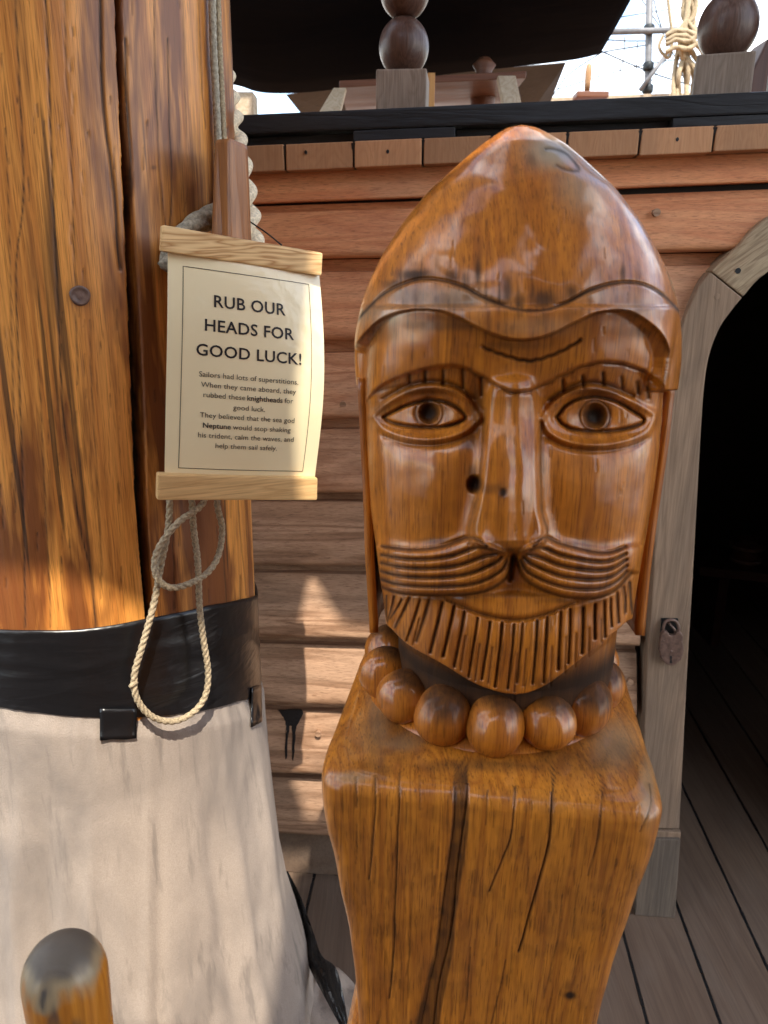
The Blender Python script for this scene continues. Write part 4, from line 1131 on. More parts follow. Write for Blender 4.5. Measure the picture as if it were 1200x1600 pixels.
# eyes
eyes = []
for upl, lol, op, pup, r in (
        ([(579, 650), (600, 632), (630, 615), (660, 606), (690, 606), (718, 615), (738, 632), (749, 655)], [(579, 652), (600, 672), (635, 684), (675, 687), (712, 680), (736, 668), (749, 652)],
         [(600, 652), (630, 636), (660, 627), (690, 627), (714, 637), (727, 652), (712, 662), (680, 668), (640, 666), (612, 660)], (671, 645), 17),
        ([(847, 652), (860, 634), (883, 618), (915, 607), (950, 611), (988, 627), (1024, 646)], [(848, 655), (858, 676), (880, 688), (912, 695), (950, 695), (988, 687), (1012, 675), (1024, 655)],
         [(870, 652), (884, 634), (905, 623), (930, 620), (960, 626), (988, 642), (1006, 657), (985, 668), (945, 674), (900, 672), (880, 664)], (929, 650), 19)):
    opp = lerp_pts(op + [op[0]], 60)
    mo = fk.poly(opp)
    almond = fk.poly([tuple(p) for p in lerp_pts(upl, 30)] + [tuple(p) for p in lerp_pts(lol, 30)[::-1]])
    eyes.append(almond)
    fk.H += .004 * fk.blur(almond, 3)
    fk.ridge(upl, 5.5, .0050, 40); fk.ridge(lol, 6.0, .0060, 40)
    fk.groove([(p[0], p[1] - 9) for p in upl[1:-1]], 4, .004, .6, 40); fk.groove([(p[0], p[1] + 9) for p in lol[1:-1]], 4, .0022, .4, 40)
    fk.groove(opp, 2.6, .006, .75)
    fk.H += -.0015 * mo + .006 * fk.blur(mo, 9) * mo
    ci = np.array([(pup[0] + (r + 5) * math.cos(a), pup[1] + (r + 5) * math.sin(a)) for a in np.linspace(0, 2 * math.pi, 40)])
    fk.groove(ci, 2.0, .002, .6)
    fk.blob(pup[0], pup[1], r * .85, r * .95, -.011, 3); fk.stain(pup[0], pup[1], r * 1.05, r * 1.15, .97)
for x, y0, y1 in ((640, 586, 598), (664, 580, 598), (692, 580, 600), (723, 577, 606), (752, 590, 618), (879, 594, 611), (910, 588, 604), (942, 583, 602), (971, 590, 606), (996, 597, 614), (1012, 605, 622)):
    fk.groove([(x, y0), (x + 1, y1)], 3.0, .003, .8)
fk.groove([(585, 612), (610, 606), (640, 600)], 4, .002, .35)
# moustache
tL = [(735, 840), (690, 854), (645, 859), (585, 852)]; bL = [(800, 872), (789, 904), (752, 925), (690, 930), (622, 926), (584, 912)]
tR = [(851, 840), (879, 851), (943, 864), (985, 852)]; bR = [(806, 872), (822, 906), (869, 929), (924, 935), (961, 922), (986, 895)]
polyL = [(790, 862)] + [tuple(p) for p in lerp_pts(tL, 20)] + [(560, 860), (560, 915)] + [tuple(p) for p in lerp_pts(bL, 20)[::-1]]
polyR = [(812, 862)] + [tuple(p) for p in lerp_pts(tR, 20)] + [(1010, 850), (1010, 895)] + [tuple(p) for p in lerp_pts(bR, 20)[::-1]]
ml, mr = fk.poly(polyL), fk.poly(polyR)
moust = np.maximum(ml, mr)
fk.H += .013 * fk.blur(moust, 2.0) + .016 * fk.blur(moust, 9)
for T_, B_ in ((tL, bL), (tR, bR)):
    a, b = lerp_pts([(T_[0][0] * .5 + B_[0][0] * .5, 858)] + T_, 40), lerp_pts(B_, 40)
    for f in (.0, .22, .42, .62, .82):
        g = a * (1 - f) + b * f
        fk.groove(g[2:38], 3.2, .0055, .8)
    fk.groove(b, 3.0, .004, .75)
fk.groove([(803, 868), (800, 884), (797, 905)], 4.0, .006, .85, 10)
# lower lip
lip = fk.poly([tuple(p) for p in lerp_pts([(700, 936), (750, 930), (800, 926), (850, 931), (900, 938), (850, 958), (805, 966), (755, 958), (700, 936)], 50)])
fk.H += .008 * fk.blur(lip, 4)
fk.groove([(700, 938), (755, 960), (805, 968), (850, 960), (900, 940)], 3, .003, .6, 30)
# beard
bb = BBc[8:-8]
bt = lerp_pts([(584, 916), (622, 930), (690, 936), (720, 950), (760, 965), (805, 972), (850, 965), (890, 948), (924, 940), (961, 926), (988, 900)], 80)
beard = fk.poly([tuple(p) for p in bt] + [(1015, 900), (1030, 966)] + [tuple(p) for p in bb[::-1]] + [(550, 968), (560, 918)])
fk.H += .004 * fk.blur(beard, 2); fk.blob(792, 1000, 170, 60, .010)
xs_b = np.concatenate([np.linspace(592, 640, 5), np.linspace(654, 930, 16) + RNG.uniform(-3, 3, 16), np.linspace(944, 984, 5)])
for k, x in enumerate(xs_b):
    yt = np.interp(x, bt[:, 0], bt[:, 1]) + random.uniform(2, 7)
    f = (x - 594) / 390; lean = -26 * (1 - f) * smooth(f, 0, .12) + 4 * f
    xb = x + lean * (1 if f > .03 else .2); yb_ = np.interp(xb, bb[:, 0], bb[:, 1]) - random.uniform(8, 22)
    pth = [(x, yt), (x + lean * .35 + random.uniform(-1, 1), yt + (yb_ - yt) * .4), (xb, yb_)]
    fk.groove(pth, random.uniform(1.7, 2.7), random.uniform(.0035, .006), random.uniform(.75, .95), 20)
    if random.random() < .5 and .15 < f < .9: fk.groove([(x + 10 + lean * .5, yt + (yb_ - yt) * .45), (xb + 10, yb_ + 6)], 1.8, .0022, .45)
# wear: dark weathering along the helmet rim, grey crown, small shakes
for x, y, a, b, s_ in ((650, 430, 34, 12, .8), (615, 445, 18, 10, .7), (705, 432, 14, 12, .75), (747, 425, 6, 24, .8), (728, 440, 8, 16, .6), (793, 452, 8, 24, .75), (812, 470, 10, 12, .6), (850, 468, 20, 16, .8), (832, 460, 5, 20, .6), (893, 456, 9, 14, .6), (973, 428, 5, 18, .7),
                       (700, 500, 50, 9, .5), (850, 495, 10, 20, .35), (640, 462, 38, 16, .38), (710, 470, 40, 16, .4), (888, 492, 12, 14, .35), (648, 415, 12, 8, .3)):
    fk.stain(x, y, a, b, s_)
for x, y, a, b, s_ in ((690, 466, 110, 20, .5), (840, 510, 60, 16, .25), (960, 462, 80, 14, .25), (868, 235, 46, 30, .95), (915, 285, 50, 50, .5), (1000, 480, 40, 18, .4), (600, 490, 40, 20, .5)):
    fk.worn(x, y, a, b, s_)
for x, y, a, b, s_ in ((690, 508, 70, 10, .55), (600, 520, 30, 16, .4), (800, 540, 60, 7, .35), (1000, 520, 26, 10, .4), (745, 640, 12, 46, .6), (735, 690, 16, 14, .5), (600, 640, 26, 22, .35), (660, 612, 60, 7, .5),  # darker marks under the rim, round the eyes, by the nose and moustache
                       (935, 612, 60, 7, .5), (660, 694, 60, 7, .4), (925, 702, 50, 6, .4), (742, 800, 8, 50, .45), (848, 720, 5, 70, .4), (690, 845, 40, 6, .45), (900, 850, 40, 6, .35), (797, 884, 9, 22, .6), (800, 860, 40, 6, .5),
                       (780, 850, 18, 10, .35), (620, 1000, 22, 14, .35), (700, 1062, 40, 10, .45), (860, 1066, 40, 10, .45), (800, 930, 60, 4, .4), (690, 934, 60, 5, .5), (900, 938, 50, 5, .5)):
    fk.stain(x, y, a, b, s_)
fk.stain(815, 205, 26, 10, .30); fk.stain(830, 250, 8, 12, .45); fk.stain(806, 262, 5, 9, .35)
sw = [(878 + 26 * math.cos(a) * (1 + .15 * math.sin(2 * a)), 250 + 13 * math.sin(a) + .45 * 26 * math.cos(a)) for a in np.linspace(-2.6, 1.9, 30)]
fk.groove(sw, 2.6, .0007, .7)
for _ in range(90):
    x, y = random.uniform(590, 1010), random.uniform(240, 1060); L = random.uniform(5, 26)
    fk.groove([(x, y), (x + random.uniform(-1, 1), y + L)], random.uniform(.7, 1.3), .0005, random.uniform(.15, .5))
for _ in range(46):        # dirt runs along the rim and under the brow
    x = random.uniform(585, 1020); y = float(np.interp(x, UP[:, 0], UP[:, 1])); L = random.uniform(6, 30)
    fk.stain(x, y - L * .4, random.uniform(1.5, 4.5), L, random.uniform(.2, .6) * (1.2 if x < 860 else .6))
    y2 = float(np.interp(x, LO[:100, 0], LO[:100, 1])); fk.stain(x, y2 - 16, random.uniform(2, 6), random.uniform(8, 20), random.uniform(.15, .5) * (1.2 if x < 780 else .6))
fk.S = np.clip(fk.S, 0, .95)
blot = fk.blur(RNG.normal(0, 1, fk.H.shape), 5) * 18; fk.S = np.clip(fk.S + .10 * np.clip(blot - .3, 0, 1) , 0, .95)
fk.H += fk.blur(RNG.normal(0, 1, fk.H.shape), 15) * .022     # chisel facets
fk.H += fk.blur(RNG.normal(0, 1, fk.H.shape), 9) * .006
q = proj(B)
fwd = smooth(np.cos(TK), .02, .25)
Hs = fk.sample(fk.H, q) * fwd
view = CAM - B; view /= np.linalg.norm(view, axis=-1)[..., None]
Bd = B + view * Hs[..., None]
stn = fk.sample(fk.S, q) * fwd; wrn = fk.sample(fk.W, q) * smooth(np.cos(TK), -.2, .1)
# underside of the chin down to the neck
last = Bd[-1]; cen = np.array([hx, YC_, 0]); ext = []
for k, (f, dz) in enumerate(((.999, .006), (.999, .010), (.998, .013), (.998, .018), (.997, .03), (.99, .06))):
    p = cen + (last - cen) * np.array([f, f, 1]); p[:, 2] = z_chin - dz; ext.append(p)
Vh = np.concatenate([Bd.reshape(-1, 3), np.concatenate(ext)])
ne = len(ext); nk = len(tk)
stn = np.maximum(stn, (.35 + .6 * smooth(-ZK, -(z_chin + .045), -(z_chin + .005))) * smooth(cm, .3, .8) * (1 - mm)); S_ = np.concatenate([stn.ravel(), np.full(ne * nk, .9)]); Wr = np.concatenate([wrn.ravel(), np.zeros(ne * nk)])  # shade under the beard painted into the wood tone, plus grime near the beads
Fh = grid_faces(len(zrow) + ne, nk, True)[:, ::-1]
# whole-surface normals so that the carved parts meet without a seam
fn = np.cross(Vh[Fh[:, 2]] - Vh[Fh[:, 0]], Vh[Fh[:, 3]] - Vh[Fh[:, 1]])
VN = np.zeros_like(Vh)
for k in range(4): np.add.at(VN, Fh[:, k], fn)
VN /= np.linalg.norm(VN, axis=1)[:, None] + 1e-12
cen_q = proj(Vh[Fh].mean(1)); rowi = np.arange(len(Fh)) // nk
frontF = (np.cos(tk[np.arange(len(Fh)) % nk]) > .05) & (rowi < len(zrow) - 1)
def msk(m): return (fk.sample(m, cen_q) > .5) & frontF
mmF = mm.ravel(); helm = np.zeros(len(Fh), bool); rr0 = rowi < len(zrow) - 1
helm[rr0] = mmF[Fh[rr0, 0]] > .5
inner_front = np.cos(tk[np.arange(len(Fh)) % nk]) > .32
em = [msk(e) & ~helm & inner_front for e in eyes]; nm = msk(mn) & ~helm
mo_ = msk(moust) & ~helm & ~nm; be = (msk(beard) & ~helm & ~mo_) | (rowi >= len(zrow) - 1)
rest = ~(helm | em[0] | em[1] | nm | mo_ | be)
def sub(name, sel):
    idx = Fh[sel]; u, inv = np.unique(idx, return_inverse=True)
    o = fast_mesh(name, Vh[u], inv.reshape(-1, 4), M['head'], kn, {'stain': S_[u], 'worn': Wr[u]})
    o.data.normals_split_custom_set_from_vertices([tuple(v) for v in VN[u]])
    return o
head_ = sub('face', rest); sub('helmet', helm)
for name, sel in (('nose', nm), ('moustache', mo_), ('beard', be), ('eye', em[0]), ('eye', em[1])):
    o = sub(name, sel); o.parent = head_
# neck guard of the helmet, a curved shell behind the cheeks
zg0 = at(575, 962, YC_ + .03)[2]; V = []
zgl, xgl = rows([(560, 600), (563, 660), (568, 760), (571, 850), (578, 960)], YC_ + .02); zgr, xgr = rows([(1036, 600), (1026, 690), (1010, 800), (1000, 880), (992, 975)], YC_ + .02)
ths = np.linspace(math.radians(84), math.radians(276), 60); zgs = np.linspace(z_rim + .012, zg0, 24)
for lay in (0, 1):
    for z in zgs:
        L = itp(z, zgl, xgl); R = itp(z, zgr, xgr); c = (L + R) / 2; a = (R - L) / 2 - lay * .010; b = .142 - lay * .010
        for t in ths:
            r = ((abs(math.sin(t)) / a) ** 2.4 + (abs(math.cos(t)) / b) ** 2.4) ** (-1 / 2.4)
            V.append((c + r * math.sin(t), YC_ - r * math.cos(t) + .0, z))
n_, m_ = len(zgs), len(ths); f1 = grid_faces(n_, m_); N = n_ * m_
F = [tuple(f) for f in f1] + [tuple(f[::-1] + N) for f in f1]
rim = list(range(m_)) + [r * m_ + m_ - 1 for r in range(1, n_)] + [(n_ - 1) * m_ + k for k in range(m_ - 2, -1, -1)] + [r * m_ for r in range(n_ - 2, 0, -1)]
for a, b in zip(rim, rim[1:] + rim[:1]): F.append((a, b, b + N, a + N))
mesh('neck_guard', V, F, M['head'], kn, smoothf=True)
# ring of beads on a collar
z_bd = 1.126; R_BD = .1215
ce = (hx - .004, YC_)
bead0 = None; NB = 14
ph0 = math.atan2(at(773, 1138, YC_ - R_BD)[0] - ce[0], R_BD)
for k in range(NB):
    t = ph0 + k * 2 * math.pi / NB
    loc = np.array([ce[0] + R_BD * math.sin(t), ce[1] - R_BD * math.cos(t), z_bd])
    if bead0 is None:
        V, F = [], []
        nu, nv = 28, 18
        for i in range(nv):
            b = math.pi * i / (nv - 1)
            for j in range(nu):
                a = 2 * math.pi * j / nu
                r = .0300 * (1 + (.03 * math.sin(3 * a + b * 2) + .025 * math.sin(2 * a + 1)) * math.sin(b) ** 2)
                V.append((r * math.sin(b) * math.cos(a), r * math.sin(b) * math.sin(a), 1.03 * r * math.cos(b)))
        st_ = [(.75 * float(smooth(v[2], .012, .027))) + random.uniform(0, .12) for v in V]
        bead0 = fast_mesh('bead', np.array(V), grid_faces(nv, nu, True)[:, ::-1], M['head'], None, {'stain': st_, 'worn': [0] * len(V)})
        bead0.parent = kn; o = bead0
    else:
        o = bead0.copy(); COL.objects.link(o)
    o.location = loc - ROOTLOC[kn]; o.rotation_euler = (random.uniform(-.4, .4), random.uniform(-.4, .4), t + random.uniform(-2, 2)); sc_ = random.uniform(.95, 1.05); o.scale = (sc_ * random.uniform(.93, 1.04), sc_ * random.uniform(.95, 1.05), sc_ * random.uniform(.94, 1.05))
lathe('collar', [(.10, 1.082), (.138, 1.083), (.141, 1.090), (.139, 1.098), (.126, 1.106), (.09, 1.125), (.085, 1.155)], ce, M['head'], kn, n=96)

# post below: rounded square timber, flared at the shoulder
RP_ = math.radians(-8.2); PCX = np.array([.1215, .772])
zz_ = np.concatenate([[0.722], np.linspace(.724, 1.078, 330), 1.078 + .018 * np.sin(np.linspace(0, math.pi / 2, 36)[1:])])
half = np.interp(zz_, [.70, .76, .82, .88, .94, .99, 1.03, 1.06, 1.075], [.1315, .133, .1365, .1425, .1505, .157, .1625, .1655, .1655])
kk = np.exp(-.5 * (np.arange(-14, 15) / 6.) ** 2); kk /= kk.sum()
h2 = np.convolve(np.pad(half, 14, mode='edge'), kk, 'valid')
topm = zz_ > 1.0781
h2[topm] = h2[~topm][-1] - .020 * (1 - np.cos(np.linspace(0, math.pi / 2, 36)[1:]))
inn = [(h2[-1] * f, 1.096 + dz) for f, dz in ((.97, .0006), (.93, .0015), (.88, .0026), (.82, .0036), (.76, .0045), (.70, .005), (.5, .005))]
zz_ = np.concatenate([zz_, [b for a, b in inn]]); h2 = np.concatenate([h2, [a for a, b in inn]])
tf = np.linspace(math.radians(-75), math.radians(75), 420); tb_ = np.linspace(math.radians(75), math.radians(285), 60)[1:-1]; tkk = np.concatenate([tf, tb_])
TP, ZP_ = np.meshgrid(tkk, zz_); HP = np.repeat(h2[:, None], len(tkk), 1)
npow = np.where(ZP_ > 1.0945, 7.0, 10.0)
r = ((np.abs(np.sin(TP)) / HP) ** npow + (np.abs(np.cos(TP)) / HP) ** npow) ** (-1 / npow)
lx, ly = r * np.sin(TP), -r * np.cos(TP)
X = PCX[0] + lx * math.cos(RP_) - ly * math.sin(RP_); Yp = PCX[1] + lx * math.sin(RP_) + ly * math.cos(RP_)
Vp = np.stack([X, Yp, ZP_], -1)
fp_ = Field(480, 1020, 1070, 1660)
strip_ = lerp_pts([(722, 1196), (720, 1250), (718, 1300), (706, 1385), (698, 1440), (692, 1490), (678, 1550), (664, 1620)], 60)
D = fp_.dist(strip_, 60); wv = np.interp(fp_.yy, [1196, 1300, 1420, 1520, 1640], [10, 14, 13, 16, 20])
inside = smooth(wv - D, -1.5, 2.5)
fp_.S = np.maximum(fp_.S, .62 * inside); fp_.H -= .0016 * inside
sh_ = strip_ + np.array([6, 0]); sh_[:, 0] += 2.5 * np.sin(np.linspace(0, 14, 60)); fp_.groove(sh_, 1.8, .003, .9); fp_.groove(strip_ - np.array([11, 0]), 1.6, .002, .8)
for pts, w, d, s_ in (([(586, 1212), (584, 1290), (577, 1374)], 2.4, .004, .85), ([(624, 1208), (622, 1300), (617, 1383), (612, 1514), (608, 1560)], 2.3, .004, .85), ([(556, 1214), (556, 1262)], 2.2, .003, .7),
                      ([(655, 1212), (656, 1265)], 1.6, .002, .6), ([(806, 1228), (799, 1304), (784, 1350), (766, 1393)], 2.2, .0035, .8), ([(864, 1200), (862, 1260), (857, 1320), (840, 1390), (826, 1435), (810, 1488)], 3.0, .006, .95),
                      ([(938, 1208), (941, 1240), (934, 1313), (918, 1368)], 2.0, .003, .8), ([(790, 1500), (780, 1550), (764, 1610)], 1.6, .002, .7), ([(862, 1560), (850, 1620)], 1.6, .002, .6), ([(735, 1480), (728, 1560), (722, 1620)], 1.5, .002, .6),
                      ([(880, 1400), (868, 1480), (848, 1560)], 1.4, .0015, .5), ([(645, 1380), (640, 1470), (636, 1560)], 1.4, .0015, .5), ([(762, 1235), (760, 1290)], 1.5, .002, .6), ([(1015, 1225), (1016, 1260), (1000, 1300)], 2.0, .002, .7), ([(905, 1480), (890, 1560)], 1.4, .0012, .5)):
    p = lerp_pts(pts, 40); p[:, 0] += np.cumsum(RNG.normal(0, .35, 40)) * .6; fp_.groove(p, w * .62, d * .6, s_)
for _ in range(160):
    x, y = random.uniform(540, 1010), random.uniform(1215, 1600); L = random.uniform(8, 46)
    fp_.groove([(x, y), (x - L * .06, y + L)], random.uniform(.7, 1.2), .0006, random.uniform(.2, .55))
fp_.stain(892, 1556, 10, 7, .95); fp_.stain(888, 1540, 5, 9, .4)
for x, y, a, b, s_ in ((620, 1140, 60, 60, .4), (585, 1200, 40, 16, .35), (900, 1190, 70, 22, .45), (760, 1196, 140, 10, .55), (990, 1170, 30, 40, .35)): fp_.stain(x, y, a, b, s_)
for x, y, a, b, s_ in ((550, 1215, 30, 10, .5), (590, 1120, 18, 60, .55), (1012, 1230, 14, 60, .6), (960, 1160, 40, 40, .6), (630, 1160, 30, 14, .5)): fp_.worn(x, y, a, b, s_)
blot = fp_.blur(RNG.normal(0, 1, fp_.H.shape), 7) * 25; fp_.S = np.clip(fp_.S + .14 * np.clip(blot, 0, 1.2), 0, .95)
fp_.H += fp_.blur(RNG.normal(0, 1, fp_.H.shape), 20) * .03; fp_.H += fp_.blur(RNG.normal(0, 1, fp_.H.shape), 12) * .008
q = proj(Vp); nrmv = np.stack([X - PCX[0], Yp - PCX[1], 0 * X], -1); nrmv /= np.linalg.norm(nrmv, axis=-1)[..., None]
ff = smooth(np.cos(TP), .25, .5)
cl_ = fp_.sample(fp_.H, q) * ff
Vp = Vp + nrmv * (cl_ * (ZP_ < 1.0955))[..., None]
fast_mesh('post', Vp.reshape(-1, 3), grid_faces(len(zz_), len(tkk), True), M['post'], kn, {'stain': fp_.sample(fp_.S, q) * ff, 'worn': fp_.sample(fp_.W, q)},
          caps=[tuple(range(len(tkk)))[::-1]])
hb_ = .150; ax = np.array([math.cos(RP_), math.sin(RP_), 0]); ay = np.array([-math.sin(RP_), math.cos(RP_), 0])
Vb = []
for z, h in ((.0, hb_), (.69, hb_), (.715, .142), (.7215, .128)):
    Vb += [np.array([PCX[0], PCX[1], z]) + ax * sx * h + ay * sy * h for sx, sy in ((-1, -1), (1, -1), (1, 1), (-1, 1))]
mesh('base_block', Vb, [tuple(f) for f in grid_faces(4, 4, True)] + [(0, 1, 2, 3), (12, 13, 14, 15)], M['post'], kn, bevel=.008)

# ------------------------------------------------------------------ padlock on the door frame
pl = thing('padlock', 'old brown iron padlock hanging from a black hasp on the door frame', 'padlock', tuple(wp(*wall_sz(1047, 1003, FR), FR)))
def wq(px, py, off): s, z = wall_sz(px, py, FR + .005); return wp(s, z, off)
body_px = [(1031, 987), (1036, 981), (1041, 984), (1045, 989), (1051, 989), (1055, 984), (1060, 983), (1065, 989), (1064, 998), (1066, 1012), (1062, 1026), (1053, 1034), (1046, 1036), (1038, 1033), (1030, 1024), (1027, 1010), (1029, 997)]
slab_from_outline([wq(x, y, FR + .020) for x, y in body_px], -wnm * .013, 'lock_body', M['iron'], pl, bevel=.0025)
sh = [wq(x, y, FR + .013) for x, y in ((1036, 988), (1035, 978), (1039, 969), (1047, 966), (1055, 969), (1059, 978), (1058, 988))]
tube('shackle', lerp_pts(sh, 24), .0034, M['iron'], pl)
for x, y, r, m_ in ((1046, 1013, .0032, 'iron'), (1034, 996, .0016, 'iron'), (1061, 998, .0016, 'iron'), (1032, 1022, .0016, 'iron'), (1058, 1024, .0016, 'iron')):
    c = wq(x, y, FR + .0195)
    V = [];
    for rr_, d_ in ((r, 0), (r * .8, .0014), (r * .3, .002)):
        V += [c + wnm * d_ + rr_ * (math.cos(a) * wt + math.sin(a) * np.array([0, 0, 1.])) for a in np.linspace(0, 6.283, 10, endpoint=False)]
    mesh('rivet', V, [tuple(f) for f in grid_faces(3, 10, True)] + [tuple(range(20, 30))], M[m_], pl, smoothf=True)
kh = [(1044, 1020), (1047, 1020), (1047.6, 1023), (1046.6, 1025), (1047.6, 1031), (1043.6, 1031), (1044.6, 1025), (1043.6, 1023)]
slab_from_outline([wq(x, y, FR + .0206) for x, y in kh], -wnm * .001, 'keyhole', M['black'], pl)
slab_from_outline([wq(x, y, FR + .004) for x, y in ((1034, 967), (1060, 967), (1060, 990), (1032, 990))], -wnm * .006, 'hasp_plate', M['iron_dark'], fr, bevel=.001)
tube('hasp_staple', lerp_pts([wq(1045, 973, FR + .002), wq(1046, 974, FR + .012), wq(1050, 978, FR + .016), wq(1054, 984, FR + .012), wq(1056, 988, FR + .002)], 14), .0030, M['iron'], fr)
for x, y in ((1038, 984), (1056, 972)):
    c = wq(x, y, FR + .004)
    V = []
    for rr_, d_ in ((.0035, 0), (.003, .0022), (.001, .003)):
        V += [c + wnm * d_ + rr_ * (math.cos(a) * wt + math.sin(a) * np.array([0, 0, 1.])) for a in np.linspace(0, 6.283, 10, endpoint=False)]
    mesh('hasp_bolt', V, [tuple(f) for f in grid_faces(3, 10, True)] + [tuple(range(20, 30))], M['iron_dark'], fr, smoothf=True)

# ------------------------------------------------------------------ rounded post top at lower left
PC = at(103, 1535, .52); PC2 = (PC[0], PC[1])
zp = np.concatenate([np.linspace(0, .85, 8)[:-1], np.linspace(.85, 1.2, 160)])
rp = abs(silhouette(172, 1535, PC2)[0])
ztp_ = silhouette(103, 1468, PC2)[1]
prof_z = np.concatenate([np.linspace(0.0, ztp_ - .09, 40), ztp_ - .09 + .09 * np.sin(np.linspace(0, math.pi / 2, 60))])
def rad_pin(z):
    d = ztp_ - z
    h = .040
    return np.where(d < h, rp * np.sqrt(np.clip(1 - ((h - d) / h) ** 2, 0, 1)) ** .85, rp * (1 - .05 * smooth(d, .04, .12)))
tp = np.linspace(0, 2 * math.pi, 96, endpoint=False); TT, ZP = np.meshgrid(tp, prof_z)
RP = np.maximum(rad_pin(ZP), .0004)
wob = 1 + .012 * np.sin(2 * TT + 1)
Vp = np.stack([PC[0] + RP * wob * np.cos(TT), PC[1] + RP * wob * np.sin(TT), ZP], -1)
d = ztp_ - ZP
def wnoise(sg_t, sg_z, seed):
    a = np.random.default_rng(seed).normal(0, 1, TT.shape); a = np.concatenate([a] * 3, 1)
    for ax, sg_ in ((0, sg_z), (1, sg_t)):
        k_ = np.exp(-.5 * (np.arange(-int(3 * sg_) - 1, int(3 * sg_) + 2) / sg_) ** 2); k_ /= k_.sum()
        a = np.apply_along_axis(lambda v: np.convolve(np.pad(v, len(k_) // 2, mode='edge'), k_, 'valid'), ax, a)
    a = a[:, 96:192]; return a / a.std()
n_a, n_b, n_c = wnoise(5, 5, 1), wnoise(1.2, 5, 2), wnoise(2.5, 2.5, 3)
fade = smooth(d, .004, .022); n_a, n_b, n_c = n_a * fade, n_b * fade, n_c * fade
edge = .031 + .006 * n_a
wr = smooth(edge - d + .004 * n_b, -.004, .008) * .9; dk = smooth(edge - .014 - d + .005 * n_b, -.008, .010) * np.clip(.74 + .2 * n_c, .25, .97)
streak = smooth(n_b, 1.2, 2.2) * smooth(.085 - d, 0, .05) * .8
fast_mesh('wooden_post', Vp.reshape(-1, 3), grid_faces(len(prof_z), 96, True), M['pin'], None, {'worn': wr, 'stain': np.clip(dk + streak, 0, .88)},
          caps=[tuple((len(prof_z) - 1) * 96 + k for k in range(96))])
tag(bpy.data.objects['wooden_post'], 'honey coloured wooden post with rounded grey worn top at lower left', 'post')

# ------------------------------------------------------------------ torn plastic and canvas scrap beside the mast foot
def crumple(name, Lpx, Rpx, YL, YR, mat, nu, nv, amp, seed, label, cat, thick=.0012):
    rg = np.random.default_rng(seed)
    a = lerp_pts(Lpx, nv); b = lerp_pts(Rpx, nv); yl = np.linspace(YL[0], YL[1], nv); yr = np.linspace(YR[0], YR[1], nv)
    G = np.zeros((nv, nu, 3))
    for i in range(nv):
        A, B = at(a[i][0], a[i][1], yl[i]), at(b[i][0], b[i][1], yr[i])
        for j in range(nu):
            u = j / (nu - 1)
            p = A + (B - A) * u
            k = amp * (math.sin(u * 9 + i * .5 + seed) * .6 + math.sin(i * .9 + u * 4) * .6) + rg.normal(0, amp * .35)
            p = p + (CAM - p) / np.linalg.norm(CAM - p) * k
            p[2] = max(p[2], .006)
            G[i, j] = p
    V = np.concatenate([G.reshape(-1, 3), G.reshape(-1, 3) + np.array([.0, .0, thick])]); f1 = grid_faces(nv, nu); N = nv * nu
    F = [tuple(f) for f in f1] + [tuple(f[::-1] + N) for f in f1]
    rim = list(range(nu)) + [r * nu + nu - 1 for r in range(1, nv)] + [(nv - 1) * nu + k for k in range(nu - 2, -1, -1)] + [r * nu for r in range(nv - 2, 0, -1)]
    for q, w in zip(rim, rim[1:] + rim[:1]): F.append((q, w, w + N, q + N))
    o = mesh(name, V, F, mat, None); tag(o, label, cat); return o
crumple('plastic_sheet', [(444, 1362), (456, 1420), (466, 1470), (480, 1505), (500, 1545), (538, 1615)], [(450, 1362), (470, 1402), (490, 1458), (503, 1494), (528, 1520), (547, 1615)],
        (1.60, 1.22), (1.58, 1.20), M['plastic'], 9, 26, .006, 3, 'torn shiny black plastic sheet beside the canvas cover', 'plastic sheet')
# flat canvas flap lying on the deck
flap_px = [(462, 1468), (474, 1472), (478, 1500), (500, 1512), (528, 1514), (556, 1542), (572, 1600), (565, 1660), (470, 1660), (440, 1560)]
fp = [floor_at(x, y, .006) for x, y in flap_px]
G = []
cen = np.mean(fp, 0); rings_ = 7
dn = lerp_pts([tuple(p) for p in fp] + [tuple(fp[0])], 41)[:-1]
V = [cen + np.array([0, 0, .03])]; F = []
for r_ in range(1, rings_ + 1):
    f = r_ / rings_
    for k, p in enumerate(dn):
        q = cen + (p - cen) * f; V.append((q[0], q[1], .005 + (1 - f) * .025 + .006 * math.sin(k * .9 + r_) * (1 if r_ < rings_ else .5) + .004))
for k in range(40): F.append((0, 1 + k, 1 + (k + 1) % 40))
for r_ in range(rings_ - 1):
    for k in range(40):
        a = 1 + r_ * 40; F.append((a + k, a + 40 + k, a + 40 + (k + 1) % 40, a + (k + 1) % 40))
nV = len(V); V2 = [(p[0], p[1], p[2] - .003) for p in V]
F2 = [tuple(i + nV for i in f[::-1]) for f in F]
a = 1 + (rings_ - 1) * 40
F3 = [(a + k, a + (k + 1) % 40, nV + a + (k + 1) % 40, nV + a + k) for k in range(40)]
tag(mesh('canvas_flap', V + V2, F + F2 + F3, M['canvas'], None, smoothf=True), 'loose beige canvas flap lying on the deck by the plastic sheet', 'canvas')

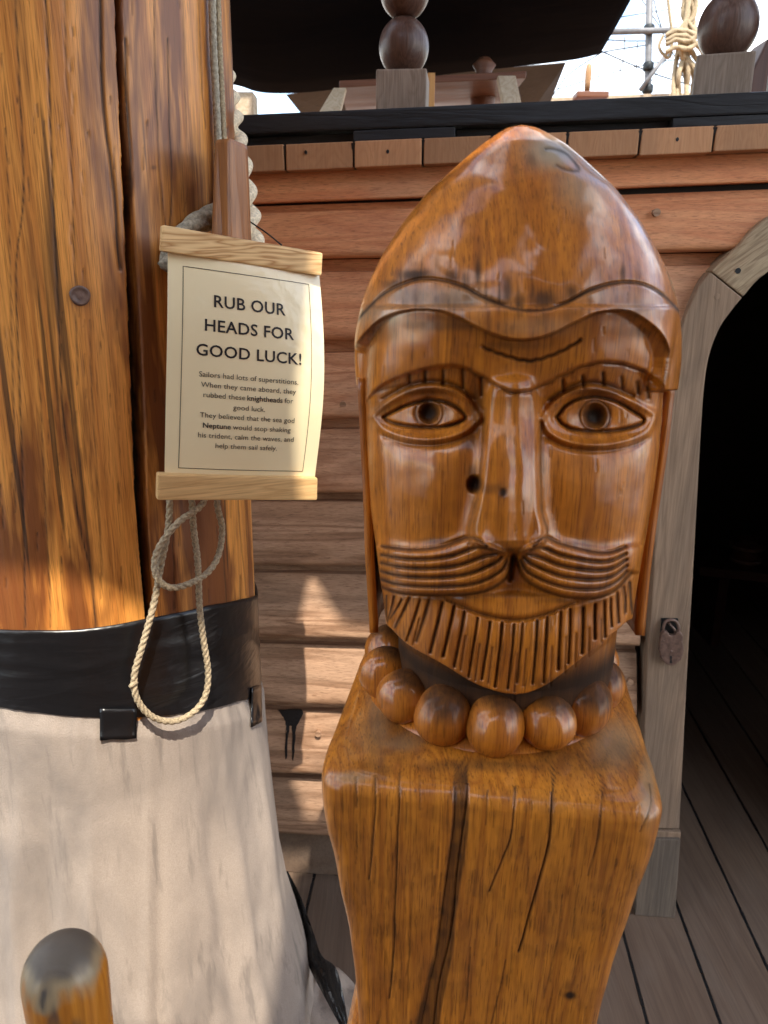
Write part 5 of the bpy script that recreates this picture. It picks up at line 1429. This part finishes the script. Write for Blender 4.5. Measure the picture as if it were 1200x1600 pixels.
# ------------------------------------------------------------------ things on the upper deck behind the rail
YB = 3.0
UDZ = ztop(.2)
def post_to_deck(p): return UDZ
tr_ = thing('trestle_table', 'red brown trestle table with pale legs behind the black rail', 'table', tuple(at(660, 150, YB)))
a0, a1 = at(530, 137, YB), at(822, 122, YB)
b0 = a0 + np.array([.0, .5, .02]); b1 = a1 + np.array([0, .5, .02]); th_ = np.array([0, 0, .028])
mesh('table_top', [a0, a1, b1, b0, a0 + th_ * .8, a1 + th_ * .8, b1 + th_ * .8, b0 + th_ * .8], BOXF, M['red_wood'], tr_, bevel=.003)
for x0, x1, xt0, xt1, yt in ((500, 532, 521, 541, 137), (788, 817, 778, 806, 118)):
    p = [at(xt0, yt, YB - .03), at(xt1, yt, YB - .03)]
    sl = (x0 - xt0) / 35.0
    z_ = UDZ + .001
    q0 = at(x0, 172, YB - .10); q1 = at(x1, 172, YB - .10)
    for q_, pp in ((q0, p[0]), (q1, p[1])):
        f = (pp[2] - z_) / (pp[2] - q_[2]); q_[:] = pp + (q_ - pp) * f
    V = p + [q1, q0] ; V = [np.array(v) for v in V]
    slab_from_outline(V, (0, .045, 0), 'leg', M['pale_wood'], tr_, bevel=.003)
# turned stanchion behind the table
sc = at(755, 140, YB + .35)
lathe('stanchion', [(.05, UDZ), (.055, UDZ + .05), (.05, UDZ + .09), (.034, UDZ + .12), (.05, sc[2] - .01), (.055, sc[2] + .02), (.03, sc[2] + .06), (.045, sc[2] + .085), (.02, sc[2] + .11)], sc, M['red_wood'])
tag(bpy.data.objects['stanchion'], 'red brown turned stanchion behind the trestle table', 'post')
pb = at(673, 148, YB - .2)
box('pale_post', (pb[0], pb[1], (UDZ + pb[2] + .06) / 2), (.012, 0, 0), (0, .02, 0), (0, 0, (pb[2] + .06 - UDZ) / 2), wood('honey_post', 'z', (.5, .27, .1), (.38, .17, .06), None, rough=.5), None, bevel=.002)
tag(bpy.data.objects['pale_post'], 'slim honey coloured post beside the left baluster block', 'post')
pb = at(384, 165, 2.6)
box('timber_block', (pb[0], pb[1], (UDZ + pb[2] + .03) / 2), (.03, 0, 0), (0, .04, 0), (0, 0, (pb[2] + .03 - UDZ) / 2), M['pale_wood'], None, bevel=.003)
tag(bpy.data.objects['timber_block'], 'pale weathered timber block on the rail beside the mast', 'timber')
# side flaps of a grey awning farther aft
def flap(name, pts, label):
    P = [at(x, y, Y) for x, y, Y in pts]
    o = slab_from_outline(P, (0, .006, .003), name, M['awning_grey']); tag(o, label, 'awning', 'grey awning cloth farther aft'); return o
flap('grey_awning', [(447, 148, 3.9), (540, 135, 3.9), (560, 190, 4.3), (480, 190, 4.3)], 'grey awning cloth hanging left of the trestle table')
flap('grey_awning', [(668, 116, 3.9), (884, 98, 3.9), (858, 165, 4.3), (820, 190, 4.3), (790, 165, 4.2), (740, 128, 4.0)], 'grey awning cloth hanging right of the trestle table')
# rail with belaying pin on the far side
fl0, fl1 = at(860, 152, 4.4), at(1260, 138, 4.4)
zc_ = (fl0 + fl1) / 2
mesh('far_rail', [fl0 + np.array([0, 0, -.05]), fl1 + np.array([0, 0, -.05]), fl1 + np.array([0, .12, -.05]), fl0 + np.array([0, .12, -.05]),
                  fl0, fl1, fl1 + np.array([0, .12, 0]), fl0 + np.array([0, .12, 0])], BOXF, M['pale_wood'], None, bevel=.004)
fro = bpy.data.objects['far_rail']; tag(fro, 'pale far rail running behind the belaying pin', 'rail')
for x in (880, 1040, 1200):
    p = at(x, 150, 4.46); zt2 = p[2] - .055
    box('rail_post', (p[0], p[1], (UDZ + zt2) / 2), (.03, 0, 0), (0, .03, 0), (0, 0, abs(zt2 - UDZ) / 2 + .004), M['pale_wood'], fro)
pp = at(917, 146, 4.3)
bp_ = thing('belaying_pin', 'small tan belaying pin standing on its block above the rail', 'belaying pin', tuple(pp))
zb2 = fl0[2] + .002
lathe('pin', [(.014, pp[2] + .01), (.015, pp[2] + .05), (.017, pp[2] + .09), (.013, pp[2] + .125), (.004, pp[2] + .135)], pp, wood('pin_wood', 'z', (.33, .19, .09), (.22, .11, .05), None, rough=.5), bp_, n=16)
box('pin_block', (pp[0] + .02, pp[1], pp[2] - .012), (.08, 0, 0), (0, .05, 0), (0, 0, .014), M['red_wood'], bp_, bevel=.006)
# scaffold poles
def pole(name, pts, r, label, parent=None):
    o = tube(name, [np.array(p) for p in pts], r, M['pole'], parent, n=10)
    if parent is None: tag(o, label, 'pole', 'grey scaffold poles')
    return o
YS = 4.9
va = at(1016, -60, YS); vb = at(1012, 145, YS); vb2 = vb + (vb - va) * 2.0
f = (0.0 - va[2]) / (vb[2] - va[2])
pole('scaffold_pole', [va, vb, va + (vb - va) * f], .020, 'upright grey scaffold pole above the far rail')
pole('scaffold_pole', [at(945, 50, YS - .04), at(1092, 46, YS - .04)], .016, 'level grey scaffold pole crossing the upright one')
pole('scaffold_pole', [at(1000, 141, YS - .05), at(1042, 84, YS - .05)], .012, 'short slanting grey brace under the level scaffold pole')
for x, y in ((1014, 46), (1013, 104), (1012, 139)):
    c = at(x, y, YS - .01); lathe('coupler', [(.026, c[2] - .022), (.031, c[2] - .015), (.031, c[2] + .015), (.026, c[2] + .022)], c, M['iron_dark'], bpy.data.objects['scaffold_pole'], n=14)
# hanging coil of rope
YR_ = 4.2
coil = thing('rope_coil', 'pale coiled rope hanging in a bunch left of the right baluster', 'rope', tuple(at(1070, 145, YR_)))
rg = np.random.default_rng(5)
for k in range(9):
    x0 = 1052 + k * 6 + rg.uniform(-3, 3)
    p = [(1062 + rg.uniform(-14, 26), -40), (1064 + rg.uniform(-8, 26), 20), (1072 + rg.uniform(-14, 16), 55), (1070 + rg.uniform(-12, 14), 80), (x0, 115), (x0 + rg.uniform(-5, 3), 150), (x0, 190)]
    rope('strand', [at(x, y, YR_ + rg.uniform(-.03, .03)) for x, y in p], .0125, M['rope'], coil, step=.008, pitch=.05, n=12)
for k, (y0, y1) in enumerate(((52, 60), (66, 50), (78, 64), (60, 78))):
    p = [(1040, y0 + 4), (1056, y0 - 4), (1076, y0 - 2), (1096, y1), (1100, y1 + 8)]
    rope('turn', [at(x, y, YR_ - .06 + .02 * (i in (0, 4))) for i, (x, y) in enumerate(p)], .012, M['rope'], coil, step=.008, pitch=.05, n=12)
lt_ = [at(x, y, YR_) for x, y in ((1040, -40), (1046, 20), (1050, 55), (1046, 90), (1030, 75), (1036, 55))]
rope('turn', lt_, .008, M['rope'], coil, step=.008, pitch=.04, n=10)
# thin rigging lines against the sky
for k, (p, lab) in enumerate((([(935, 78), (980, 98), (1030, 118), (1082, 134)], 'thin dark line slanting down behind the scaffold brace'),
                              ([(930, 84), (960, 78), (1012, 70)], 'thin dark line slanting up to the scaffold upright'),
                              ([(945, 62), (980, 64), (1010, 64)], 'thin level dark line below the level scaffold pole'),
                              ([(1018, -20), (1026, 20), (1034, 44)], 'thin dark line beside the top of the scaffold upright'),
                              ([(862, 152), (884, 120), (905, 104), (940, 82)], 'thin dark line along the awning corner'),
                              ([(976, 58), (975, 90), (968, 112)], 'short dark line dangling left of the scaffold upright'),
                              ([(996, 66), (995, 100), (992, 136)], 'upright dark line just left of the scaffold upright'),
                              ([(870, 140), (940, 118), (1010, 100), (1090, 88)], 'long dark line rising rightwards across the sky'),
                              ([(990, -20), (1030, 40), (1060, 100), (1078, 148)], 'long dark line falling rightwards behind the rope coil'),
                              ([(1092, -20), (1060, 60), (1030, 110), (1004, 146)], 'long dark line falling leftwards past the rope coil'),
                              ([(950, 30), (1010, 20), (1050, 14), (1092, 8)], 'thin dark line near the top edge beside the awning'))):
    tag(tube('rigging_line', [at(x, y, 5.2 + .2 * k) for x, y in p], .0042, M['black'], n=6), lab, 'rope', 'thin rigging lines against the sky')
# dark timber at the far right behind the balusters
kb = [at(x, y, 2.9) for x, y in ((1166, 150), (1172, 118), (1200, 60), (1280, 30), (1300, 150))]
kz = UDZ
slab_from_outline(kb, (0, .12, 0), 'timber_knee', wood('dark_red_timber', 'z', (.075, .035, .026), (.04, .018, .014), None, rough=.6), None, bevel=.006)
tag(bpy.data.objects['timber_knee'], 'dark reddish timber knee behind the right baluster', 'timber')
